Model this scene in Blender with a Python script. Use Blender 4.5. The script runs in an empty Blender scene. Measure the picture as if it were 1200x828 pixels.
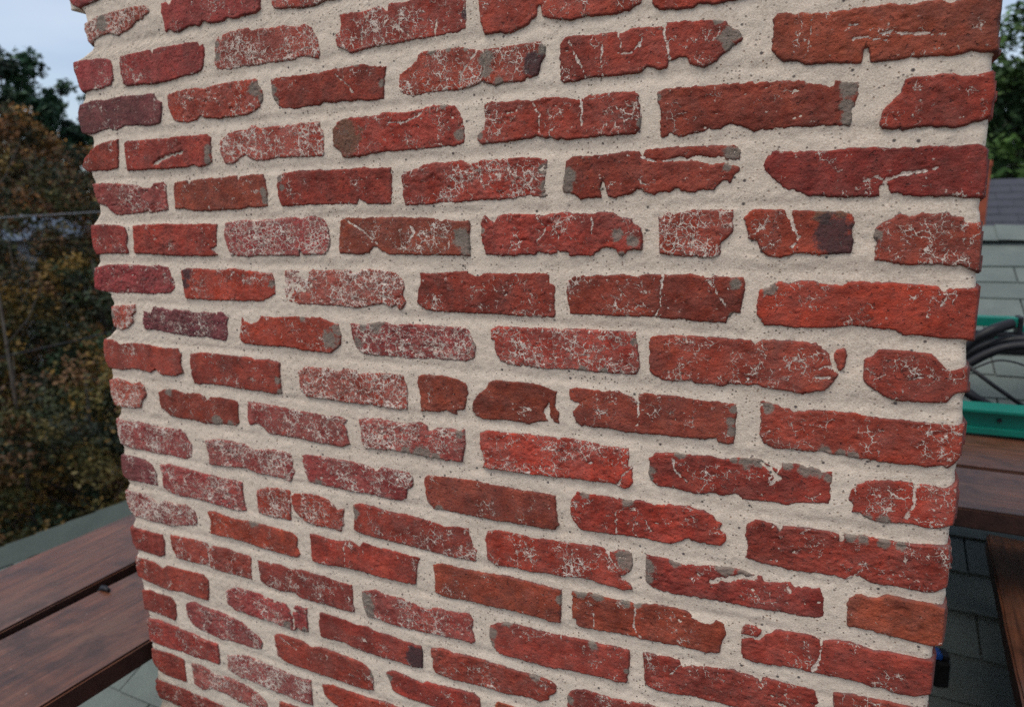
import bpy, bmesh, math, random
import numpy as np
from mathutils import Vector, Matrix

random.seed(7)
RNG = np.random.default_rng(7)
SC = bpy.context.scene
COL = SC.collection

# ------------------------------------------------------------------ camera, sky, sun, exposure
CAM_POS = (1.19454, -0.7778, -0.18748)
cam_data = bpy.data.cameras.new("camera")
cam = bpy.data.objects.new("camera", cam_data)
COL.objects.link(cam)
RX = (0.90223509, 0.43086291, -0.01813814)
RY = (0.06564178, -0.17878183, -0.98169660)
RZ = (-0.42621942, 0.88453050, -0.18958585)
cam.matrix_world = Matrix(((RX[0], -RY[0], -RZ[0], CAM_POS[0]),
                           (RX[1], -RY[1], -RZ[1], CAM_POS[1]),
                           (RX[2], -RY[2], -RZ[2], CAM_POS[2]),
                           (0, 0, 0, 1)))
cam_data.sensor_width = 36
cam_data.lens = 36 * 795.036 / 1200
cam_data.clip_start = 0.02
cam_data.clip_end = 3000
cam_data.dof.use_dof = True
cam_data.dof.focus_distance = 0.78
cam_data.dof.aperture_fstop = 5.2
SC.camera = cam

SUN_EL, SUN_AZ = math.radians(66), math.radians(205)      # azimuth clockwise from +Y: behind the camera, a little to its left
world = bpy.data.worlds.new("World")
SC.world = world
world.use_nodes = True
wn, wl = world.node_tree.nodes, world.node_tree.links
wn.clear()
w_out = wn.new("ShaderNodeOutputWorld")
w_bg = wn.new("ShaderNodeBackground")
w_bg.inputs["Strength"].default_value = 0.10
sky = wn.new("ShaderNodeTexSky")
sky.sky_type = 'NISHITA'
sky.sun_disc = False
sky.sun_elevation = SUN_EL
sky.sun_rotation = SUN_AZ
sky.air_density = 1.0
sky.dust_density = 2.0
w_tc = wn.new("ShaderNodeTexCoord")
w_map = wn.new("ShaderNodeMapping")
w_map.inputs["Scale"].default_value = (1.5, 1.5, 7.0)
w_noise = wn.new("ShaderNodeTexNoise")
w_noise.inputs["Scale"].default_value = 1.6
w_noise.inputs["Detail"].default_value = 6
w_ramp = wn.new("ShaderNodeMapRange")
w_ramp.inputs[1].default_value = 0.35
w_ramp.inputs[2].default_value = 0.65
w_ramp.inputs[3].default_value = 0.18
w_ramp.inputs[4].default_value = 0.42
w_mix = wn.new("ShaderNodeMix")
w_mix.data_type = 'RGBA'
w_mix.inputs[7].default_value = (6.4, 6.9, 7.5, 1)         # high thin overcast
wl.new(w_tc.outputs["Generated"], w_map.inputs[0])
wl.new(w_map.outputs[0], w_noise.inputs["Vector"])
wl.new(w_noise.outputs[0], w_ramp.inputs[0])
wl.new(w_ramp.outputs[0], w_mix.inputs[0])
wl.new(sky.outputs[0], w_mix.inputs[6])
wl.new(w_mix.outputs[2], w_bg.inputs["Color"])
wl.new(w_bg.outputs[0], w_out.inputs[0])

sun_data = bpy.data.lights.new("sun", 'SUN')
sun_data.energy = 1.5
sun_data.angle = math.radians(45)
sun_data.color = (1.0, 0.93, 0.84)
sun = bpy.data.objects.new("sun", sun_data)
COL.objects.link(sun)
sd = Vector((math.sin(SUN_AZ) * math.cos(SUN_EL), math.cos(SUN_AZ) * math.cos(SUN_EL), math.sin(SUN_EL)))
sun.rotation_euler = sd.to_track_quat('Z', 'Y').to_euler()
sun.location = (0, -6, 8)

SC.view_settings.view_transform = 'Standard'
SC.view_settings.look = 'None'
SC.view_settings.exposure = 0.62
SC.view_settings.gamma = 1.0
SC.render.engine = 'CYCLES'
SC.render.filter_size = 1.05
SC.cycles.use_denoising = False

# ------------------------------------------------------------------ small helpers
def srgb(r, g, b):
    f = lambda c: (c / 12.92 if c <= 0.04045 else ((c + 0.055) / 1.055) ** 2.4)
    return (f(r / 255), f(g / 255), f(b / 255), 1.0)

def link_obj(name, mesh, mat=None, parent=None, loc=(0, 0, 0)):
    o = bpy.data.objects.new(name, mesh)
    COL.objects.link(o)
    if mat is not None and not mesh.materials:
        mesh.materials.append(mat)
    if parent is not None:
        o.parent = parent
    o.location = loc
    return o

def empty(name, loc, rotz=0.0):
    o = bpy.data.objects.new(name, None)
    COL.objects.link(o)
    o.location = loc
    o.rotation_euler = (0, 0, rotz)
    o.empty_display_size = 0.1
    return o

def tag(o, label, cat, group=None):
    o["label"] = label
    o["category"] = cat
    if group:
        o["group"] = group
    return o

def mesh_arrays(name, verts, quads, smooth=True, attrs=None, tris=None):
    """mesh from numpy arrays; attrs = {name: per-vertex float array or (n,4) colours}"""
    me = bpy.data.meshes.new(name)
    nv = len(verts)
    nq = len(quads)
    nt = 0 if tris is None else len(tris)
    me.vertices.add(nv)
    me.vertices.foreach_set("co", np.ascontiguousarray(verts, dtype=np.float32).ravel())
    loops = np.asarray(quads, dtype=np.int32).ravel()
    if nt:
        loops = np.concatenate([loops, np.asarray(tris, dtype=np.int32).ravel()])
    me.loops.add(len(loops))
    me.loops.foreach_set("vertex_index", loops)
    starts = np.arange(nq, dtype=np.int32) * 4
    if nt:
        starts = np.concatenate([starts, nq * 4 + np.arange(nt, dtype=np.int32) * 3])
    me.polygons.add(nq + nt)
    me.polygons.foreach_set("loop_start", starts)
    if smooth:
        me.polygons.foreach_set("use_smooth", np.ones(nq + nt, dtype=bool))
    for an, av in (attrs or {}).items():
        av = np.asarray(av, dtype=np.float32)
        if av.ndim == 2:
            a = me.attributes.new(an, 'FLOAT_COLOR', 'POINT')
            a.data.foreach_set("color", av.ravel())
        else:
            a = me.attributes.new(an, 'FLOAT', 'POINT')
            a.data.foreach_set("value", av)
    me.update(calc_edges=True)
    me.validate()
    return me

def hash2(ix, iy, seed):
    h = (ix.astype(np.int64) * 374761393 + iy.astype(np.int64) * 668265263 + seed * 1442695041) & 0xFFFFFFFF
    h = ((h ^ (h >> 13)) * 1274126177) & 0xFFFFFFFF
    h = (h ^ (h >> 16)) & 0xFFFFFFFF
    return h / 4294967295.0

def vnoise(x, y, seed=0):
    x0, y0 = np.floor(x), np.floor(y)
    fx, fy = x - x0, y - y0
    fx = fx * fx * (3 - 2 * fx)
    fy = fy * fy * (3 - 2 * fy)
    a, b = hash2(x0, y0, seed), hash2(x0 + 1, y0, seed)
    c, d = hash2(x0, y0 + 1, seed), hash2(x0 + 1, y0 + 1, seed)
    return (a + (b - a) * fx) * (1 - fy) + (c + (d - c) * fx) * fy

def fbm(x, y, seed=0, octaves=4, gain=0.5):
    s, amp, tot = 0.0, 1.0, 0.0
    for o in range(octaves):
        s = s + amp * (vnoise(x, y, seed + o * 17) - 0.5)
        tot += amp
        amp *= gain
        x, y = x * 2.03 + 5.1, y * 2.03 + 3.7
    return s / tot * 2            # about -1..1

def box_bm(bm, x0, x1, y0, y1, z0, z1, bevel=0.0):
    m = Matrix.Translation(((x0 + x1) / 2, (y0 + y1) / 2, (z0 + z1) / 2)) @ Matrix.Diagonal((x1 - x0, y1 - y0, z1 - z0, 1))
    r = bmesh.ops.create_cube(bm, size=1, matrix=m)
    if bevel > 0:
        edges = list({e for v in r["verts"] for e in v.link_edges})
        bmesh.ops.bevel(bm, geom=edges, offset=bevel, segments=2, affect='EDGES', profile=0.6)

def bm_obj(name, bm, mat, parent=None, loc=(0, 0, 0), smooth=False):
    me = bpy.data.meshes.new(name)
    if smooth:
        for f in bm.faces:
            f.smooth = True
    bm.to_mesh(me)
    bm.free()
    return link_obj(name, me, mat, parent, loc)

def tube_bm(bm, pts, r, n=8):
    """a round tube of radius r (number or list) along the points"""
    pts = [Vector(p) for p in pts]
    rs = r if isinstance(r, (list, tuple)) else [r] * len(pts)
    rings = []
    up = Vector((0, 0, 1))
    for i, p in enumerate(pts):
        d = (pts[min(i + 1, len(pts) - 1)] - pts[max(i - 1, 0)]).normalized()
        a = d.cross(up)
        if a.length < 1e-3:
            a = d.cross(Vector((1, 0, 0)))
        a.normalize()
        b = a.cross(d)
        rings.append([bm.verts.new(p + (a * math.cos(t) + b * math.sin(t)) * rs[i])
                      for t in [2 * math.pi * k / n for k in range(n)]])
    for i in range(len(rings) - 1):
        for k in range(n):
            bm.faces.new((rings[i][k], rings[i][(k + 1) % n], rings[i + 1][(k + 1) % n], rings[i + 1][k]))
    bm.faces.new(rings[0][::-1])
    bm.faces.new(rings[-1])

# ------------------------------------------------------------------ materials
class NT:
    """tiny node-tree writer"""
    def __init__(self, name, rough=0.8):
        self.mat = bpy.data.materials.new(name)
        self.mat.use_nodes = True
        self.n = self.mat.node_tree.nodes
        self.l = self.mat.node_tree.links
        self.bsdf = self.n["Principled BSDF"]
        self.bsdf.inputs["Roughness"].default_value = rough
        self.bsdf.inputs["Specular IOR Level"].default_value = 0.3
    def put(self, sock, v):
        if isinstance(v, bpy.types.NodeSocket):
            self.l.new(v, sock)
        elif v is not None:
            sock.default_value = v
    def coord(self, kind="Object", scale=(1, 1, 1), rnd=False):
        tc = self.n.new("ShaderNodeTexCoord").outputs[kind]
        if rnd:
            oi = self.n.new("ShaderNodeObjectInfo")
            m = self.n.new("ShaderNodeVectorMath"); m.operation = 'SCALE'
            m.inputs[0].default_value = (37.0, 71.0, 53.0)
            self.l.new(oi.outputs["Random"], m.inputs["Scale"])
            a = self.n.new("ShaderNodeVectorMath"); a.operation = 'ADD'
            self.l.new(tc, a.inputs[0]); self.l.new(m.outputs[0], a.inputs[1])
            tc = a.outputs[0]
        if scale != (1, 1, 1):
            mp = self.n.new("ShaderNodeMapping")
            mp.inputs["Scale"].default_value = scale
            self.l.new(tc, mp.inputs[0])
            tc = mp.outputs[0]
        return tc
    def noise(self, vec, scale, detail=4, rough=0.55, dist=0.0):
        t = self.n.new("ShaderNodeTexNoise")
        self.l.new(vec, t.inputs["Vector"])
        t.inputs["Scale"].default_value = scale
        t.inputs["Detail"].default_value = detail
        t.inputs["Roughness"].default_value = rough
        t.inputs["Distortion"].default_value = dist
        return t.outputs[0]
    def voronoi(self, vec, scale, feature='F1', out="Distance"):
        t = self.n.new("ShaderNodeTexVoronoi")
        t.feature = feature
        self.l.new(vec, t.inputs["Vector"])
        t.inputs["Scale"].default_value = scale
        return t.outputs[out], t
    def rng(self, v, a, b, c=0.0, d=1.0, smooth=False):
        t = self.n.new("ShaderNodeMapRange")
        if smooth: t.interpolation_type = 'SMOOTHSTEP'
        self.put(t.inputs[0], v)
        for i, q in enumerate((a, b, c, d)):
            self.put(t.inputs[i + 1], q)
        return t.outputs[0]
    def math(self, op, a, b=None, clamp=False):
        t = self.n.new("ShaderNodeMath"); t.operation = op; t.use_clamp = clamp
        self.put(t.inputs[0], a)
        if b is not None: self.put(t.inputs[1], b)
        return t.outputs[0]
    def mix(self, fac, a, b, blend='MIX'):
        t = self.n.new("ShaderNodeMix"); t.data_type = 'RGBA'; t.blend_type = blend
        self.put(t.inputs[0], fac); self.put(t.inputs[6], a); self.put(t.inputs[7], b)
        return t.outputs[2]
    def attr(self, name, out="Fac"):
        t = self.n.new("ShaderNodeAttribute"); t.attribute_name = name
        return t.outputs[out]
    def bump(self, height, dist=0.001, strength=1.0):
        t = self.n.new("ShaderNodeBump")
        t.inputs["Strength"].default_value = strength
        t.inputs["Distance"].default_value = dist
        self.put(t.inputs["Height"], height)
        self.l.new(t.outputs[0], self.bsdf.inputs["Normal"])
    def color(self, c):
        self.put(self.bsdf.inputs["Base Color"], c); return self.mat

def brick_material():
    k = NT("old_brick", 0.88)
    oi = k.n.new("ShaderNodeObjectInfo")
    base, res = oi.outputs["Color"], oi.outputs["Alpha"]
    v = k.coord("Object", rnd=True)
    big = k.noise(v, 18, 5, 0.6, 0.3)
    mid = k.noise(v, 70, 5, 0.65)
    fine = k.noise(v, 330, 4, 0.7)
    c = k.mix(k.rng(big, 0.40, 0.58), base, k.mix(1.0, base, (0.62, 0.64, 0.66, 1), 'MULTIPLY'))
    c = k.mix(k.rng(k.noise(v, 25, 4, 0.6), 0.56, 0.70, 0, 0.6), c, k.mix(1.0, base, (1.18, 1.25, 1.05, 1), 'MULTIPLY'))
    c = k.mix(k.rng(mid, 0.40, 0.68, 0.0, 0.75), c, k.mix(1.0, c, (0.50, 0.52, 0.58, 1), 'MULTIPLY'))
    c = k.mix(k.rng(fine, 0.35, 0.68, 0, 0.55), c, k.mix(1.0, c, (1.5, 1.55, 1.6, 1), 'MULTIPLY'))
    c = k.mix(k.rng(k.noise(v, 52, 5, 0.7), 0.42, 0.66, 0.0, 0.10), c, srgb(170, 140, 128))
    # dark fired specks and pits
    pits = k.rng(k.noise(v, 210, 2, 0.5), 0.66, 0.72)
    c = k.mix(k.math('MULTIPLY', pits, 0.5), c, (0.035, 0.018, 0.018, 1))
    # lime wash haze
    haze = k.math('MULTIPLY', k.rng(k.noise(v, 34, 5, 0.7), 0.40, 0.66), k.rng(res, 0.1, 0.9, 0.05, 0.46))
    c = k.mix(haze, c, srgb(192, 130, 118))
    # thin worm-like lime and mortar residue in the pores, crusts and filled cracks
    patch = k.noise(v, 24, 6, 0.7)
    amount = k.math('ADD', patch, k.math('MULTIPLY', k.math('SUBTRACT', res, 0.52), 0.26))
    wv = k.n.new("ShaderNodeTexNoise"); wv.inputs["Scale"].default_value = 130; wv.inputs["Detail"].default_value = 3
    k.l.new(v, wv.inputs["Vector"])
    off = k.n.new("ShaderNodeVectorMath"); off.operation = 'MULTIPLY_ADD'
    k.l.new(wv.outputs["Color"], off.inputs[0]); off.inputs[1].default_value = (0.011, 0.011, 0.011); k.l.new(v, off.inputs[2])
    def veins(scale, wmax, lo):
        q, _ = k.voronoi(off.outputs[0], scale, 'DISTANCE_TO_EDGE')
        a = k.math('ADD', amount, k.math('MULTIPLY', k.math('SUBTRACT', k.noise(v, scale * 0.9, 3, 0.6), 0.5), 0.55))
        width = k.rng(a, lo, lo + 0.30, 0.0, wmax)
        s = k.math('SUBTRACT', 1.0, k.rng(q, k.math('MULTIPLY', width, 0.6), width), clamp=True)
        return k.math('MULTIPLY', s, k.rng(a, lo, lo + 0.02))
    worm = k.math('MAXIMUM', veins(88, 0.105, 0.45), veins(170, 0.125, 0.485))
    crust = k.rng(k.noise(v, 85, 5, 0.7, 0.6), 0.63, 0.66)
    crust = k.math('MULTIPLY', crust, k.rng(amount, 0.44, 0.60, 0.0, 1.0))
    flecks = k.math('MULTIPLY', k.rng(k.noise(v, 150, 3, 0.6), 0.675, 0.70), k.rng(patch, 0.40, 0.58))
    crack = k.rng(k.math('ADD', k.attr("crack"), k.math('MULTIPLY', k.math('SUBTRACT', k.noise(v, 130, 4, 0.7), 0.5), 2.6)), 0.50, 0.66)
    white = k.math('MAXIMUM', k.math('MAXIMUM', worm, crust), k.math('MAXIMUM', flecks, crack))
    c = k.mix(k.math('MULTIPLY', white, 0.85), c, k.mix(k.rng(k.noise(v, 60, 3), 0.35, 0.65), srgb(204, 184, 168), srgb(224, 212, 198)))
    # soot fringe at the arrises
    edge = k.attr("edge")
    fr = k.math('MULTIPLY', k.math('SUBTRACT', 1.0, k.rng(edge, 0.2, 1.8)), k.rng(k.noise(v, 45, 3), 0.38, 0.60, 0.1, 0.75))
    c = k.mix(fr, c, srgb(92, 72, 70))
    # old grey cement, brown and blackened patches
    for name, ca, cb in (("grey", srgb(140, 132, 120), srgb(108, 104, 94)), ("brown", srgb(122, 94, 74), srgb(92, 70, 56)),
                         ("black", srgb(72, 62, 64), srgb(40, 34, 38))):
        a = k.math('ADD', k.attr(name), k.math('MULTIPLY', k.math('SUBTRACT', k.noise(v, 75, 5, 0.72), 0.5), 1.9))
        a = k.rng(a, 0.34, 0.60)
        c = k.mix(k.math('MULTIPLY', a, 0.84), c, k.mix(fine, ca, cb))
    h = k.math('ADD', k.math('MULTIPLY', mid, 0.6), k.math('MULTIPLY', fine, 0.85))
    h = k.math('ADD', h, k.math('MULTIPLY', white, 0.25))
    h = k.math('SUBTRACT', h, k.math('MULTIPLY', pits, 0.5))
    k.bump(h, 0.0024, 1.0)
    return k.color(c)

def mortar_material():
    k = NT("sandy_mortar", 0.95)
    v = k.coord("Object")
    big = k.noise(v, 6, 5, 0.6)
    mid = k.noise(v, 45, 5, 0.65)
    fine = k.noise(v, 520, 3, 0.7)
    c = k.mix(k.rng(big, 0.35, 0.65), srgb(196, 178, 159), srgb(210, 193, 174))
    c = k.mix(k.rng(mid, 0.38, 0.66, 0, 0.65), c, srgb(184, 169, 151))
    c = k.mix(k.rng(k.noise(v, 11, 6, 0.7, 0.4), 0.50, 0.66, 0, 0.5), c, srgb(215, 200, 182))
    c = k.mix(k.rng(k.noise(v, 17, 5, 0.65, 0.8), 0.58, 0.72, 0, 0.45), c, srgb(172, 158, 144))
    c = k.mix(k.rng(fine, 0.42, 0.60, 0, 0.65), c, srgb(227, 213, 195))
    # sand grains: dark, rusty and pale
    d1, t1 = k.voronoi(v, 260)
    sel = k.rng(t1.outputs["Color"], 0.0, 1.0)
    sep = k.n.new("ShaderNodeSeparateColor"); k.l.new(t1.outputs["Color"], sep.inputs[0])
    g = k.math('MULTIPLY', k.math('SUBTRACT', 1.0, k.rng(d1, 0.20, 0.34)), k.rng(sep.outputs[0], 0.70, 0.74))
    g = k.math('MULTIPLY', g, k.rng(k.noise(v, 14, 3), 0.35, 0.6, 0.35, 1.0))
    c = k.mix(k.math('MULTIPLY', g, 0.8), c, k.mix(sep.outputs[1], srgb(78, 68, 64), srgb(150, 116, 90)))
    d2, t2 = k.voronoi(v, 95)
    sep2 = k.n.new("ShaderNodeSeparateColor"); k.l.new(t2.outputs["Color"], sep2.inputs[0])
    g2 = k.math('MULTIPLY', k.math('SUBTRACT', 1.0, k.rng(d2, 0.10, 0.21)), k.rng(sep2.outputs[0], 0.80, 0.82))
    c = k.mix(k.math('MULTIPLY', g2, 0.9), c, k.mix(sep2.outputs[1], srgb(54, 52, 58), srgb(112, 92, 82)))
    h = k.math('ADD', k.math('MULTIPLY', fine, 0.5), k.math('MULTIPLY', mid, 0.9))
    h = k.math('SUBTRACT', h, k.math('MULTIPLY', k.math('MAXIMUM', g, g2), 0.5))
    k.bump(h, 0.0014, 1.0)
    return k.color(c)

def wood_material():
    k = NT("weathered_plank_wood", 0.5)
    k.bsdf.inputs["Specular IOR Level"].default_value = 0.45
    v = k.coord("Object", rnd=True)
    mp = k.n.new("ShaderNodeMapping"); mp.inputs["Scale"].default_value = (2.2, 34, 34)
    k.l.new(v, mp.inputs[0])
    g = k.noise(mp.outputs[0], 2.2, 7, 0.65, 0.6)
    mp2 = k.n.new("ShaderNodeMapping"); mp2.inputs["Scale"].default_value = (5, 130, 130)
    k.l.new(v, mp2.inputs[0])
    f = k.noise(mp2.outputs[0], 2.0, 4, 0.7)
    big = k.noise(v, 5, 4, 0.6)
    c = k.mix(k.rng(g, 0.32, 0.68), srgb(62, 39, 29), srgb(116, 71, 48))
    c = k.mix(k.rng(big, 0.42, 0.66, 0, 0.6), c, srgb(96, 74, 64))
    c = k.mix(k.rng(f, 0.40, 0.70, 0, 0.55), c, k.mix(1.0, c, (0.5, 0.46, 0.45, 1), 'MULTIPLY'))
    c = k.mix(k.rng(k.noise(v, 9, 5, 0.65, 0.5), 0.50, 0.66, 0, 0.75), c, k.mix(g, srgb(36, 24, 20), srgb(62, 40, 32)))
    sp = k.rng(k.noise(v, 70, 3, 0.6), 0.70, 0.74)
    c = k.mix(k.math('MULTIPLY', sp, 0.5), c, srgb(150, 138, 132))
    k.put(k.bsdf.inputs["Roughness"], k.rng(big, 0.35, 0.65, 0.30, 0.50))
    k.bump(k.math('ADD', g, k.math('MULTIPLY', f, 0.6)), 0.0012, 0.8)
    return k.color(c)

def shingle_material(name, ca, cb, cc):
    k = NT(name, 0.92)
    v = k.coord("Object", rnd=True)
    oi = k.n.new("ShaderNodeObjectInfo")
    g = k.noise(v, 420, 3, 0.75)
    b = k.noise(v, 9, 4, 0.6)
    c = k.mix(oi.outputs["Random"], ca, cb)
    c = k.mix(k.rng(b, 0.4, 0.65, 0, 0.5), c, cc)
    c = k.mix(k.rng(g, 0.35, 0.68, 0, 0.7), c, k.mix(1.0, c, (0.55, 0.55, 0.55, 1), 'MULTIPLY'))
    k.bump(g, 0.0015, 0.9)
    return k.color(c)

def plain_material(name, ca, cb, rough=0.5, scale=20, metal=0.0, bumpd=0.0006):
    k = NT(name, rough)
    k.bsdf.inputs["Metallic"].default_value = metal
    v = k.coord("Object")
    n = k.noise(v, scale, 5, 0.6)
    k.put(k.bsdf.inputs["Roughness"], k.rng(n, 0.3, 0.7, max(0.05, rough - 0.12), min(1, rough + 0.12)))
    k.bump(k.noise(v, scale * 6, 3), bumpd, 0.6)
    return k.color(k.mix(k.rng(n, 0.35, 0.65), ca, cb))

def leaf_material(name):
    k = NT(name, 0.65)
    c = k.attr("leaf_colour", "Color")
    v = k.coord("Object")
    c = k.mix(k.rng(k.noise(v, 3.0, 3), 0.4, 0.65, 0, 0.5), c, k.mix(1.0, c, (0.55, 0.6, 0.5, 1), 'MULTIPLY'))
    return k.color(c)

M_BRICK = brick_material()
M_MORTAR = mortar_material()
M_WOOD = wood_material()
M_WOODEDGE = plain_material("shade_dark_plank_edge", srgb(44, 27, 22), srgb(62, 38, 30), 0.7, 30, bumpd=0.002)  # shade on plank sides and undersides, put into a darker wood colour
M_ROOF = shingle_material("green_grey_shingle", srgb(98, 107, 103), srgb(108, 117, 112), srgb(90, 98, 96))
M_CAP = shingle_material("shade_dark_cap_shingle", srgb(60, 70, 66), srgb(67, 76, 71), srgb(54, 63, 60))  # shade on the left hip strip painted in as a darker shingle colour
M_FARROOF = shingle_material("slate_dark_shingle", srgb(64, 66, 74), srgb(70, 72, 80), srgb(58, 60, 68))
M_TEAL = plain_material("teal_paint", srgb(0, 112, 94), srgb(2, 98, 84), 0.38, 14)
M_BLACK = plain_material("black_rubber", srgb(12, 12, 15), srgb(20, 20, 26), 0.5, 30)
M_TEAL_SHADED = plain_material("shaded_teal_plate", srgb(0, 70, 60), srgb(2, 60, 50), 0.5, 20)  # shaded copy of the teal: shadow under the rail put into the colour
M_BLUE = plain_material("blue_plastic", srgb(16, 84, 170), srgb(20, 70, 150), 0.35, 30)
M_TERRA = plain_material("terracotta", srgb(150, 76, 50), srgb(128, 62, 44), 0.8, 8, bumpd=0.002)
M_BARK = plain_material("grey_bark", srgb(74, 68, 62), srgb(50, 45, 40), 0.9, 6, bumpd=0.01)
M_LEAF = leaf_material("leaves")
M_WALLW = plain_material("pale_clapboard", srgb(160, 166, 172), srgb(148, 155, 162), 0.7, 3)
M_BLUEROOF = plain_material("blue_grey_roof", srgb(96, 110, 128), srgb(84, 98, 116), 0.8, 3)
M_GROUND = plain_material("leaf_litter_ground", srgb(56, 52, 36), srgb(78, 64, 40), 0.95, 0.8, bumpd=0.03)
M_WIRE = plain_material("power_line_aluminium", srgb(150, 152, 156), srgb(120, 122, 128), 0.5, 3)
M_GLASS = plain_material("dark_window_glass", srgb(30, 36, 44), srgb(40, 46, 54), 0.1, 3)

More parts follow.
